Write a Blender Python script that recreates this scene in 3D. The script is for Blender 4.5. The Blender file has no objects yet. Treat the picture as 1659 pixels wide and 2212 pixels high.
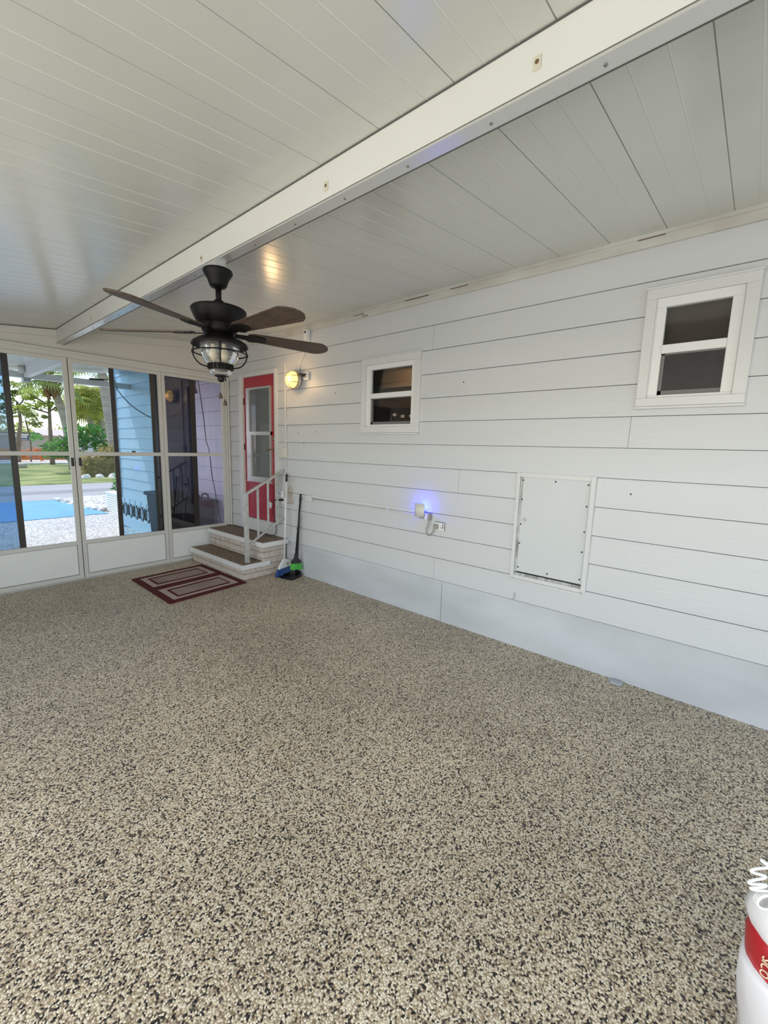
import bpy, math, random
from mathutils import Vector, Matrix, noise
R = math.radians
rnd = random.Random(7)
SC = bpy.context.scene
COL = SC.collection

# ------------------------------------------------------------------ camera
W, D, H = 3.334, 5.886, 1.65
def cam_axes(yaw, pitch, roll):
    y, p, q = R(yaw), R(pitch), R(roll)
    f = Vector((-math.sin(y)*math.cos(p), math.cos(y)*math.cos(p), math.sin(p)))
    r = Vector((math.cos(y), math.sin(y), 0)); u = r.cross(f)
    return r*math.cos(q)+u*math.sin(q), u*math.cos(q)-r*math.sin(q), f
cr, cu, cf = cam_axes(-49.7285, -8.5896, 1.5294)
cd = bpy.data.cameras.new('camera'); cam = bpy.data.objects.new('camera', cd); COL.objects.link(cam)
M = Matrix(((cr.x, cu.x, -cf.x, 0), (cr.y, cu.y, -cf.y, 0), (cr.z, cu.z, -cf.z, H), (0, 0, 0, 1)))
cam.matrix_world = M
cd.sensor_fit = 'VERTICAL'; cd.sensor_height = 36; cd.lens = 908.646/2212*36
cd.clip_start = .05; cd.clip_end = 500
SC.camera = cam
# ------------------------------------------------------------------ light
SKY, SUN, EXPO = 0.29, 3.7, 0.12
BACK_W, LEFT_W = 21, 86
w = bpy.data.worlds.new('world'); SC.world = w; w.use_nodes = True
nt = w.node_tree; nt.nodes.clear()
o = nt.nodes.new('ShaderNodeOutputWorld'); b = nt.nodes.new('ShaderNodeBackground'); s = nt.nodes.new('ShaderNodeTexSky')
s.sky_type = 'NISHITA'; s.sun_disc = False; s.sun_elevation = R(52); s.sun_rotation = R(-48); s.air_density = 1.0; s.dust_density = .3; s.ozone_density = 2.5
b.inputs[1].default_value = SKY
hs = nt.nodes.new('ShaderNodeHueSaturation'); hs.inputs['Saturation'].default_value = .85
nt.links.new(s.outputs[0], hs.inputs['Color']); nt.links.new(hs.outputs[0], b.inputs[0]); nt.links.new(b.outputs[0], o.inputs[0])
sl = bpy.data.lights.new('sun', 'SUN'); sl.energy = SUN; sl.angle = R(1); sl.color = (1, .95, .86)
so = bpy.data.objects.new('sun', sl); COL.objects.link(so)
so.rotation_euler = Vector((-.26, .50, .83)).to_track_quat('Z', 'Y').to_euler()
def area(name, loc, dirn, sx, sy, e, col):
    l = bpy.data.lights.new(name, 'AREA'); l.shape = 'RECTANGLE'; l.size = sx; l.size_y = sy; l.energy = e; l.color = col
    ob = bpy.data.objects.new(name, l); COL.objects.link(ob); ob.location = loc
    ob.rotation_euler = Vector(dirn).to_track_quat('-Z', 'Y').to_euler(); return ob
area('back_opening_fill', (.85, -2.55, 1.45), (0, 1, .0), 4.4, 1.9, BACK_W, (.80, .90, 1))  # added fill light behind the camera, brightens the interior beyond the sky
area('left_opening_fill', (-1.60, .75, 1.45), (1, 0, 0), 5.2, 1.8, LEFT_W, (1, .965, .87))  # added fill light at the unseen left screens, lifts walls and ceiling
v = SC.view_settings; v.view_transform = 'Standard'; v.look = 'None'; v.gamma = 1; v.exposure = EXPO; v.use_curve_mapping = False

# ------------------------------------------------------------------ materials
MT = {}
def mat(name, col, rough=.5, metal=0, nscale=0, namt=0, bump=0, bscale=60, stretch=(1, 1, 1), spec=.5, emit=None, estr=0, col2=None):
    if name in MT: return MT[name]
    m = bpy.data.materials.new(name); m.use_nodes = True; t = m.node_tree; p = t.nodes['Principled BSDF']
    p.inputs['Base Color'].default_value = (*col, 1); p.inputs['Roughness'].default_value = rough; p.inputs['Metallic'].default_value = metal
    p.inputs['Specular IOR Level'].default_value = spec
    tc = t.nodes.new('ShaderNodeTexCoord'); mp = t.nodes.new('ShaderNodeMapping'); mp.inputs['Scale'].default_value = stretch
    t.links.new(tc.outputs['Object'], mp.inputs[0])
    n = t.nodes.new('ShaderNodeTexNoise'); n.inputs['Scale'].default_value = nscale or 5; n.inputs['Detail'].default_value = 5
    t.links.new(mp.outputs[0], n.inputs['Vector'])
    if col2 or namt:
        c2 = col2 or tuple(max(0, c*(1-namt)) for c in col)
        r = t.nodes.new('ShaderNodeValToRGB'); r.color_ramp.elements[0].position = .35; r.color_ramp.elements[1].position = .65
        r.color_ramp.elements[0].color = (*c2, 1); r.color_ramp.elements[1].color = (*col, 1)
        t.links.new(n.outputs[0], r.inputs[0]); t.links.new(r.outputs[0], p.inputs['Base Color'])
    if bump:
        n2 = t.nodes.new('ShaderNodeTexNoise'); n2.inputs['Scale'].default_value = bscale; n2.inputs['Detail'].default_value = 4
        t.links.new(mp.outputs[0], n2.inputs['Vector'])
        bp = t.nodes.new('ShaderNodeBump'); bp.inputs['Strength'].default_value = bump; bp.inputs['Distance'].default_value = .004
        t.links.new(n2.outputs[0], bp.inputs['Height']); t.links.new(bp.outputs[0], p.inputs['Normal'])
    if emit:
        p.inputs['Emission Color'].default_value = (*emit, 1); p.inputs['Emission Strength'].default_value = estr
    MT[name] = m; return m
def film(name, tint, rough=.03, haze=0, ior=1.5):
    """tinted clear vinyl or glass: transparent tint plus a fresnel sheen"""
    m = bpy.data.materials.new(name); m.use_nodes = True; t = m.node_tree; t.nodes.clear()
    o = t.nodes.new('ShaderNodeOutputMaterial'); tr = t.nodes.new('ShaderNodeBsdfTransparent'); tr.inputs[0].default_value = (*tint, 1)
    g = t.nodes.new('ShaderNodeBsdfGlossy'); g.inputs['Roughness'].default_value = rough
    fr = t.nodes.new('ShaderNodeFresnel'); fr.inputs[0].default_value = ior
    mx = t.nodes.new('ShaderNodeMixShader')
    t.links.new(fr.outputs[0], mx.inputs[0]); t.links.new(tr.outputs[0], mx.inputs[1]); t.links.new(g.outputs[0], mx.inputs[2])
    last = mx
    if haze:
        df = t.nodes.new('ShaderNodeBsdfDiffuse'); df.inputs[0].default_value = (*[min(1, c) for c in tint], 1)
        m2 = t.nodes.new('ShaderNodeMixShader'); m2.inputs[0].default_value = haze
        t.links.new(mx.outputs[0], m2.inputs[1]); t.links.new(df.outputs[0], m2.inputs[2]); last = m2
    t.links.new(last.outputs[0], o.inputs[0]); MT[name] = m; return m
def pebble(name, cell, stops, gap, bump=.6, big=.12, rough=.55):
    m = bpy.data.materials.new(name); m.use_nodes = True; t = m.node_tree; p = t.nodes['Principled BSDF']; p.inputs['Roughness'].default_value = rough
    L = t.links.new
    tc = t.nodes.new('ShaderNodeTexCoord')
    nz = t.nodes.new('ShaderNodeTexNoise'); nz.inputs['Scale'].default_value = .6/cell; L(tc.outputs['Object'], nz.inputs['Vector'])
    vm = t.nodes.new('ShaderNodeVectorMath'); vm.operation = 'MULTIPLY_ADD'; vm.inputs[1].default_value = (cell*.5,)*3
    L(nz.outputs['Color'], vm.inputs[0]); L(tc.outputs['Object'], vm.inputs[2])
    vo = t.nodes.new('ShaderNodeTexVoronoi'); vo.inputs['Scale'].default_value = 1/cell; L(vm.outputs[0], vo.inputs['Vector'])
    sp = t.nodes.new('ShaderNodeSeparateColor'); L(vo.outputs['Color'], sp.inputs[0])
    rp = t.nodes.new('ShaderNodeValToRGB'); rp.color_ramp.interpolation = 'CONSTANT'
    e = rp.color_ramp.elements; e[0].position = 0; e[0].color = (*stops[0][1], 1); e[1].position = stops[1][0]; e[1].color = (*stops[1][1], 1)
    for q, c in stops[2:]:
        k = e.new(q); k.color = (*c, 1)
    L(sp.outputs[0], rp.inputs[0])
    gr = t.nodes.new('ShaderNodeValToRGB'); gr.color_ramp.elements[0].position = .42; gr.color_ramp.elements[1].position = .75
    gr.color_ramp.elements[0].color = (1, 1, 1, 1); gr.color_ramp.elements[1].color = (*gap, 1)
    L(vo.outputs['Distance'], gr.inputs[0])
    mx = t.nodes.new('ShaderNodeMix'); mx.data_type = 'RGBA'; mx.blend_type = 'MULTIPLY'; mx.inputs[0].default_value = 1
    L(rp.outputs[0], mx.inputs[6]); L(gr.outputs[0], mx.inputs[7])
    n2 = t.nodes.new('ShaderNodeTexNoise'); n2.inputs['Scale'].default_value = 1.3; n2.inputs['Detail'].default_value = 3; L(tc.outputs['Object'], n2.inputs['Vector'])
    g2 = t.nodes.new('ShaderNodeValToRGB'); g2.color_ramp.elements[0].position = .35; g2.color_ramp.elements[1].position = .65
    g2.color_ramp.elements[0].color = (1-big, 1-big, 1-big, 1); g2.color_ramp.elements[1].color = (1, 1, 1, 1); L(n2.outputs[0], g2.inputs[0])
    m3 = t.nodes.new('ShaderNodeMix'); m3.data_type = 'RGBA'; m3.blend_type = 'MULTIPLY'; m3.inputs[0].default_value = 1
    L(mx.outputs[2], m3.inputs[6]); L(g2.outputs[0], m3.inputs[7]); L(m3.outputs[2], p.inputs['Base Color'])
    bp = t.nodes.new('ShaderNodeBump'); bp.invert = True; bp.inputs['Strength'].default_value = bump; bp.inputs['Distance'].default_value = .004
    L(vo.outputs['Distance'], bp.inputs['Height']); L(bp.outputs[0], p.inputs['Normal'])
    MT[name] = m; return m

SIDING = mat('siding paint', (.66, .67, .675), .42, nscale=1.5, namt=.05, bump=.35, bscale=28, stretch=(1, .12, 1.6))
SKIRT = mat('skirt paint', (.64, .66, .685), .5, nscale=2.2, col2=(.53, .55, .56), bump=.15, bscale=9, stretch=(1, .5, 1.4))
BACK = mat('wall backing', (.16, .17, .18), .8)
TRIMW = mat('white trim paint', (.71, .71, .70), .4, nscale=2, namt=.04)
TRIMD = mat('dusty trim paint', (.66, .65, .61), .5, nscale=6, col2=(.54, .52, .47), stretch=(1, .4, 1))
CEILM = mat('ceiling enamel', (.67, .685, .64), .2, nscale=.8, namt=.05, bump=.05, bscale=3, spec=.7)
BEAMM = mat('beam enamel', (.70, .70, .665), .42, nscale=1.5, namt=.04)
BEAMB = mat('beam flange aluminium', (.66, .66, .64), .26, metal=.5)
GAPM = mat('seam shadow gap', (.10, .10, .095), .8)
FRAME = mat('window frame enamel', (.66, .65, .61), .4, nscale=2, namt=.05)
KICK = mat('kick panel enamel', (.84, .86, .84), .4, nscale=2, namt=.05)
GABLE = mat('gable panel enamel', (.68, .66, .61), .42, nscale=1.2, namt=.05)
BRONZE = mat('bronze stile', (.045, .04, .036), .35, metal=.3)
BLACKP = mat('black plastic', (.012, .012, .013), .38)
BLACKM = mat('matte black metal', (.007, .006, .0055), .5, nscale=30, namt=.3, spec=.25)
RED = mat('red door paint', (.42, .028, .045), .38, nscale=3, namt=.12)
ALU = mat('aluminium', (.62, .62, .60), .35, metal=.55, nscale=40, namt=.12)
RAILM = mat('worn white aluminium rail', (.60, .60, .57), .42, metal=.25, nscale=18, col2=(.46, .45, .42))
BRASS = mat('aged brass', (.36, .26, .15), .3, metal=.9)
CREAMP = mat('cream plastic', (.70, .68, .60), .4)
WHITEP = mat('white plastic', (.80, .80, .79), .35)
GREYP = mat('grey plastic', (.35, .33, .29), .45)
FASC = mat('fascia white', (.80, .79, .77), .4, nscale=3, namt=.05)
BRICK = mat('slump brick', (.68, .60, .52), .8, nscale=14, col2=(.56, .48, .41), bump=1.0, bscale=35)
MORT = mat('brick mortar', (.20, .17, .14), .9)
FLOORM = pebble('pebble floor', .0066, [(0, (.025, .023, .028)), (.11, (.12, .10, .085)), (.20, (.46, .38, .28)), (.38, (.80, .70, .53)), (.68, (.93, .85, .68)), (.9, (.64, .52, .36))], (.50, .44, .37), .65, .18, .42)
STEPM = pebble('pebble tread', .0075, [(0, (.05, .04, .03)), (.12, (.20, .14, .10)), (.35, (.40, .30, .21)), (.7, (.55, .44, .32)), (.9, (.26, .18, .12))], (.3, .25, .2), .8, .1, .6)
GRAVEL = pebble('exposed aggregate drive', .03, [(0, (.46, .45, .44)), (.25, (.66, .65, .64)), (.55, (.80, .79, .78)), (.85, (.56, .55, .55))], (.5, .5, .5), .5, .12, .8)
RUGR = mat('rug maroon pile', (.10, .0045, .007), .95, nscale=60, namt=.3, bump=.5, bscale=200)
RUGB = mat('rug beige pile', (.56, .48, .41), .95, nscale=90, col2=(.36, .26, .22), bump=.5, bscale=220)
BLUEP = mat('blue painted concrete', (.16, .40, .62), .7, nscale=3, col2=(.13, .34, .56), bump=.2, bscale=30)
ROAD = mat('asphalt road', (.40, .40, .41), .85, nscale=.5, col2=(.34, .34, .35), bump=.2, bscale=40)
LAWN = mat('lawn turf', (.36, .37, .13), .95, nscale=1.1, col2=(.09, .15, .03), bump=1, bscale=14, stretch=(.6, 1.2, 1))
WROCK = mat('white rock', (.82, .80, .76), .8, nscale=3, col2=(.6, .57, .52), bump=.6, bscale=8)
film('blue tinted vinyl', (.62, .78, .88), haze=.025)
film('left blue vinyl', (.48, .60, .72), haze=.02)
film('navy tinted vinyl', (.16, .17, .25), haze=.02, ior=2.0)
film('dark navy vinyl', (.10, .11, .17), haze=.02, ior=2.0)
film('lilac tinted vinyl', (.90, .85, .96), haze=.06)
film('clear vinyl', (.97, .98, .98), ior=1.2)
film('house glass', (.80, .83, .82))
film('insect mesh glass', (.42, .40, .40), haze=.02)
film('ribbed lamp glass', (.86, .86, .84), rough=.12, haze=.10)

# ------------------------------------------------------------------ mesh builder
class MB:
    def __init__(s): s.v = []; s.f = []; s.sm = []
    def add(s, vs, fs, smooth=False):
        n = len(s.v); s.v += [tuple(p) for p in vs]; s.f += [tuple(i+n for i in f) for f in fs]; s.sm += [smooth]*len(fs); return s
    def box(s, x0, x1, y0, y1, z0, z1):
        x0, x1 = sorted((x0, x1)); y0, y1 = sorted((y0, y1)); z0, z1 = sorted((z0, z1))
        return s.add([(x0,y0,z0),(x1,y0,z0),(x1,y1,z0),(x0,y1,z0),(x0,y0,z1),(x1,y0,z1),(x1,y1,z1),(x0,y1,z1)],
                     [(0,3,2,1),(4,5,6,7),(0,1,5,4),(1,2,6,5),(2,3,7,6),(3,0,4,7)])
    def bar(s, a, b, wd, th, up=(0, 0, 1)):
        a, b = Vector(a), Vector(b); d = (b-a).normalized(); sd = d.cross(Vector(up))
        if sd.length < 1e-4: sd = d.cross(Vector((1, 0, 0)))
        sd.normalize(); u = sd.cross(d).normalized(); vs = []
        for p in (a, b):
            for i, j in ((-1,-1),(1,-1),(1,1),(-1,1)): vs.append(p+sd*i*wd/2+u*j*th/2)
        return s.add(vs, [(0,1,2,3),(7,6,5,4),(0,4,5,1),(1,5,6,2),(2,6,7,3),(3,7,4,0)])
    def tube(s, pts, r, n=10, cap=True):
        pts = [Vector(p) for p in pts]; rs = r if isinstance(r, (list, tuple)) else [r]*len(pts); vs = []; fs = []
        t = (pts[1]-pts[0]).normalized(); nrm = t.orthogonal().normalized()
        for i, p in enumerate(pts):
            t = (pts[min(i+1, len(pts)-1)]-pts[max(i-1, 0)]).normalized(); nrm = (nrm-t*nrm.dot(t)).normalized(); bn = t.cross(nrm)
            for k in range(n):
                a = 2*math.pi*k/n; vs.append(p+(nrm*math.cos(a)+bn*math.sin(a))*rs[i])
        for i in range(len(pts)-1):
            for k in range(n): fs.append((i*n+k, i*n+(k+1)%n, (i+1)*n+(k+1)%n, (i+1)*n+k))
        s.add(vs, fs, True)
        if cap:
            m = len(s.v)-len(vs); s.f += [tuple(m+k for k in reversed(range(n))), tuple(m+(len(pts)-1)*n+k for k in range(n))]; s.sm += [False, False]
        return s
    def lathe(s, prof, c=(0, 0, 0), axis=(0, 0, 1), n=32, smooth=True, a0=0, a1=2*math.pi):
        ax = Vector(axis).normalized(); u = Vector((1, 0, 0)) if abs(ax.z) > .9 else Vector((0, 0, 1)).cross(ax).normalized()
        u = (u-ax*u.dot(ax)).normalized(); w_ = ax.cross(u); c = Vector(c); vs = []; fs = []; full = abs(a1-a0-2*math.pi) < 1e-6; m = n if full else n+1
        for (r, h) in prof:
            for k in range(m):
                a = a0+(a1-a0)*k/n; vs.append(c+ax*h+(u*math.cos(a)+w_*math.sin(a))*r)
        for i in range(len(prof)-1):
            for k in range(n):
                k2 = (k+1) % m; fs.append((i*m+k, i*m+k2, (i+1)*m+k2, (i+1)*m+k))
        return s.add(vs, fs, smooth)
    def ball(s, c, r, n=12, q=8, sc=(1, 1, 1)):
        c = Vector(c); vs = []; fs = []
        for i in range(q+1):
            ph = math.pi*i/q
            for k in range(n):
                a = 2*math.pi*k/n; vs.append((c.x+r*sc[0]*math.sin(ph)*math.cos(a), c.y+r*sc[1]*math.sin(ph)*math.sin(a), c.z+r*sc[2]*math.cos(ph)))
        for i in range(q):
            for k in range(n): fs.append((i*n+k, (i+1)*n+k, (i+1)*n+(k+1)%n, i*n+(k+1)%n))
        return s.add(vs, fs, True)
    def torus(s, c, Rr, r, axis=(0, 0, 1), n=40, m=8, sc=(1, 1)):
        ax = Vector(axis).normalized(); u = ax.orthogonal().normalized()
        if abs(ax.z) < .5:
            u = Vector((0, 0, 1)); u = (u-ax*u.dot(ax)).normalized()
        w_ = ax.cross(u); c = Vector(c)
        pts = [c+u*Rr*sc[0]*math.cos(2*math.pi*k/n)+w_*Rr*sc[1]*math.sin(2*math.pi*k/n) for k in range(n+1)]
        return s.tube(pts, r, m, cap=False)
    def quad(s, a, b, c, d): return s.add([a, b, c, d], [(0, 1, 2, 3)])
    def prism(s, poly, z0, z1):
        n = len(poly); return s.add([(x, y, z0) for x, y in poly]+[(x, y, z1) for x, y in poly],
            [tuple(reversed(range(n))), tuple(range(n, 2*n))]+[(i, (i+1) % n, n+(i+1) % n, n+i) for i in range(n)])
    def build(s, name, m, parent=None, bevel=0, loc=None):
        me = bpy.data.meshes.new(name); off = Vector((0, 0, 0))
        if parent is not None: off = parent_world(parent)
        if loc is not None: off = Vector(loc)
        me.from_pydata([tuple(Vector(p)-off) for p in s.v], [], s.f); me.materials.append(m)
        me.polygons.foreach_set('use_smooth', s.sm); me.update()
        ob = bpy.data.objects.new(name, me); COL.objects.link(ob)
        if parent is not None: ob.parent = parent
        elif loc is not None: ob.location = off
        if bevel:
            bv = ob.modifiers.new('bevel', 'BEVEL'); bv.width = bevel; bv.segments = 2; bv.limit_method = 'ANGLE'
        return ob
def parent_world(p):
    o = Vector((0, 0, 0))
    while p is not None: o += p.location; p = p.parent
    return o
def tag(ob, label=None, cat=None, group=None, kind=None):
    for k, val in (('label', label), ('category', cat), ('group', group), ('kind', kind)):
        if val: ob[k] = val
    return ob
def thing(name, loc, label, cat, group=None, kind=None):
    e = bpy.data.objects.new(name, None); COL.objects.link(e); e.location = loc; e.empty_display_size = .1
    return tag(e, label, cat, group, kind)
def struct(ob, label=None): ob['kind'] = 'structure'; ob['label'] = label or ob.name; return ob
def B(*a): return MB().box(*a)
def dup(root, loc, label=None, rz=None):
    r = root.copy(); COL.objects.link(r); r.location = loc
    if label: r['label'] = label
    if rz is not None: r.rotation_euler = (0, 0, rz)
    for ch in list(root.children):
        c = ch.copy(); COL.objects.link(c); c.parent = r
        for g in ch.children:
            d = g.copy(); COL.objects.link(d); d.parent = c
    return r
def wp(y, z, dx):   # a point seen against the house wall, brought dx proud of it
    k = (W-dx)/W; return y*k, H+(z-H)*k
def spline(pts, n=8):
    P = [Vector(p) for p in pts]; P = [P[0]*2-P[1]]+P+[P[-1]*2-P[-2]]; out = []
    for i in range(1, len(P)-2):
        for k in range(n):
            t = k/n; a, b_, c, d = P[i-1:i+3]
            out.append(.5*((2*b_)+(c-a)*t+(2*a-5*b_+4*c-d)*t*t+(3*b_-a-3*c+d)*t**3))
    return out+[P[-2]]

# ------------------------------------------------------------------ structure: floor, ceiling
LX, BY = -1.7, -2.65
struct(B(LX, W+.02, BY, D+.06, -.12, 0).build('floor', FLOORM), 'beige and black pebble floor of the porch')
def ceil_z(x): return 3.06+.1106*(x-W)
def ceiling(y0, y1):
    prof = []; p = .3265; k = math.floor((y0-.215)/p)
    while .215+k*p < y1+p:
        s0 = .215+k*p
        for (dy, h) in ((-.0022, 0), (-.0012, .007), (.0012, .007), (.0022, 0), (p/3-.004, .0), (p/3-.001, -.0017), (p/3+.003, 0), (2*p/3-.004, 0), (2*p/3-.001, -.0017), (2*p/3+.003, 0)):
            yy = s0+dy
            if y0 <= yy <= y1: prof.append((yy, h))
        k += 1
    prof = [(y0, 0)]+sorted(set(prof))+[(y1, 0)]
    m = MB(); n = len(prof); xs = (LX-.1, W+.05)
    vs = [(x, y, ceil_z(x)+h) for x in xs for y, h in prof]
    m.add(vs, [(i, n+i, n+i+1, i+1) for i in range(n-1)])
    m.add([(xs[0], y0, ceil_z(xs[0])+.01), (xs[1], y0, ceil_z(xs[1])+.01), (xs[1], y1, ceil_z(xs[1])+.01), (xs[0], y1, ceil_z(xs[0])+.01),
           (xs[0], y0, ceil_z(xs[0])+.09), (xs[1], y0, ceil_z(xs[1])+.09), (xs[1], y1, ceil_z(xs[1])+.09), (xs[0], y1, ceil_z(xs[0])+.09)],
          [(0,1,2,3),(7,6,5,4),(0,4,5,1),(1,5,6,2),(2,6,7,3),(3,7,4,0)])
    return m
struct(ceiling(BY-.1, D+.02).build('ceiling', CEILM), 'cream enamelled ribbed roof pans over the porch')
struct(ceiling(D+.02, 10.25).build('ceiling', CEILM), 'ribbed roof pans of the carport beyond the screen doors')

# siding with openings
OPEN = [(4.70, 5.49, .60, 2.59), (2.485, 3.128, 1.874, 2.496), (.112, .557, 2.03, 2.656), (.835, 1.372, .60, 1.478)]
JOINT = [(2.294, 10), (1.952, 4), (.631, 6), (2.174, 0)]
def siding(y0, y1, zs, ztop, openings, joints, corner=False):
    m = MB(); P = .2145; z = zs; k = 0
    while z < ztop-.01:
        z1 = min(z+P, ztop); cuts = {y0, y1}
        for a, b_, c, d in openings:
            if c < z1 and d > z: cuts |= {a, b_}
        for jy, jk in joints:
            if jk == k: cuts.add(jy)
        cs = sorted(cuts)
        for a, b_ in zip(cs, cs[1:]):
            g0 = .0012 if any(abs(a-j[0]) < 1e-6 and j[1] == k for j in joints) else 0
            g1 = .0012 if any(abs(b_-j[0]) < 1e-6 and j[1] == k for j in joints) else 0
            aa, bb = a+g0, b_-g1; mid = (aa+bb)/2; spans = [(z, z1)]
            for oa, ob_, oc, od in openings:
                if oa < mid < ob_:
                    ns = []
                    for u0, u1 in spans:
                        if oc >= u1 or od <= u0: ns.append((u0, u1)); continue
                        if oc > u0: ns.append((u0, oc))
                        if od < u1: ns.append((od, u1))
                    spans = ns
            for u0, u1 in spans:
                if abs(u1-z1) < 1e-6: u1 -= .0036+max(0, 1.65-z1)*.0042
                f = lambda zz: W+.011*(zz-z)/P
                x0_, x1_, xb = f(u0), f(u1), W+.03
                m.add([(x0_, aa, u0), (x0_, bb, u0), (x1_, bb, u1), (x1_, aa, u1), (xb, aa, u0), (xb, bb, u0), (xb, bb, u1), (xb, aa, u1)],
                      [(0,3,2,1),(4,5,6,7),(0,1,5,4),(1,2,6,5),(2,3,7,6),(3,0,4,7)])
        z = z1; k += 1
    return m
wr = thing('wall_right', (W, 0, 0), 'white lap siding wall of the house along the porch', 'wall', kind='structure'); del wr['category']
siding(BY, D, .411, 3.06, OPEN, JOINT).build('siding', SIDING, wr)
sk = MB()
sk.box(W+.014, W+.03, 2.083, D, -.02, .40).box(W+.014, W+.03, BY, 2.078, -.02, .40); sk.build('skirt_board', SKIRT, wr)
sk = MB(); sk.box(W+.008, W+.03, BY, 2.079, .377, .405).box(W+.008, W+.03, 2.082, D, .377, .405); sk.build('skirt_lip', SKIRT, wr)
def back_panels(y0, y1, z0, z1, ops):
    m = MB(); ys = sorted({y0, y1, *[a for o_ in ops for a in o_[:2]]})
    for a, b_ in zip(ys, ys[1:]):
        mid = (a+b_)/2; hit = [o_ for o_ in ops if o_[0] < mid < o_[1]]; zz = z0
        for o_ in sorted(hit, key=lambda q: q[2]):
            m.box(W+.031, W+.075, a, b_, zz, o_[2]); zz = o_[3]
        m.box(W+.031, W+.075, a, b_, zz, z1)
    return m
back_panels(BY, 10.52, -.3, 3.06, OPEN).build('sheathing', BACK, wr)
cv = MB(); cv.box(W-.012, W+.01, BY, D, 2.978, 3.064).box(W-.022, W+.0, BY, D, 3.035, 3.064); cv.build('ceiling_moulding', TRIMD, wr, .002)
ca = MB()
for a, b_, zz in ((2.35, 2.62, 3.028), (1.95, 2.12, 3.03), (.55, .7, 3.03), (3.1, 3.17, 2.985), (3.15, 3.3, 3.01)): ca.box(W-.0235, W-.01, a, b_, zz, zz+.0035)
ca.build('open_seam', mat('open seam', (.22, .18, .14), .9), wr)
nh = MB()
for y_, z_ in ((1.955, 2.241), (3.593, 2.249), (3.925, 1.824), (4.26, 1.81), (4.15, 1.69), (.58, 1.38)): nh.lathe([(0, -.0015), (.006, -.001), (.006, .004)], (W+.004, y_, z_), (1, 0, 0), 8)
nh.build('nail_hole', mat('nail hole', (.10, .08, .06), .8), wr)

# outside stretch of the same wall
wo = thing('wall_right', (W, 8, 0), 'white lap siding beyond the tinted panes', 'wall', kind='structure'); del wo['category']
siding(D+.06, 10.52, .43, 3.06, [], [(7.9, 9), (9.6, 5), (9.0, 8)]).build('siding', SIDING, wo)
B(W-.03, W+.075, 10.52, 10.60, -.3, 3.1).build('corner_board', TRIMW, wo)
bz = MB()   # pierced block skirt
for i in range(15):
    y0 = D+.1+i*.31; y1 = y0+.31; cy_, cz = (y0+y1)/2, .17; hs = .155
    bz.box(W-.02, W+.02, y0, y0+.012, cz-hs-.12, cz+hs+.09); bz.box(W-.02, W+.02, y1-.012, y1, cz-hs-.12, cz+hs+.09)
    bz.box(W-.02, W+.02, y0, y1, cz+hs, cz+hs+.10); bz.box(W-.03, W+.02, y0, y1, cz-hs-.22, cz-hs)
    for sg in (-1, 1):
        for q in range(4):
            a0, a1 = q*math.pi/2, (q+1)*math.pi/2
            c0 = Vector((0, math.cos(a0+math.pi/4)*hs*1.38, math.sin(a0+math.pi/4)*hs*1.38))
            bz.bar((W, cy_, cz), (W, cy_+c0.y*.99, cz+c0.z*.99), .04, .022, (1, 0, 0))
            pp = [(W, cy_+(math.cos(t)*hs*.93+0)*1, cz+math.sin(t)*hs*.93) for t in [a0+(a1-a0)*j/5 for j in range(6)]]
            if sg == 1:
                for p0, p1 in zip(pp, pp[1:]): bz.bar(p0, p1, .04, .018, (1, 0, 0))
bz.build('pierced_block_skirt', mat('pierced block paint', (.62, .66, .68), .7), wo)

# ------------------------------------------------------------------ rooms behind the house windows
INT = mat('interior dark wall', (.16, .12, .09), .8)
ir = MB(); ir.box(W+2.6, W+2.7, BY, 6, .4, 3.0).box(W+.08, W+2.7, BY, 6, .35, .4).box(W+.08, W+2.7, BY, 6, 2.98, 3.02)
ir.box(W+.08, W+2.7, 6, 6.1, .4, 3).box(W+.08, W+2.7, BY-.1, BY, .4, 3).box(W+.08, W+2.7, 4.2, 4.25, .4, 3).box(W+.08, W+2.7, 1.5, 1.55, .4, 3)
struct(ir.build('wall_interior', INT), 'dim rooms behind the house windows')

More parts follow.
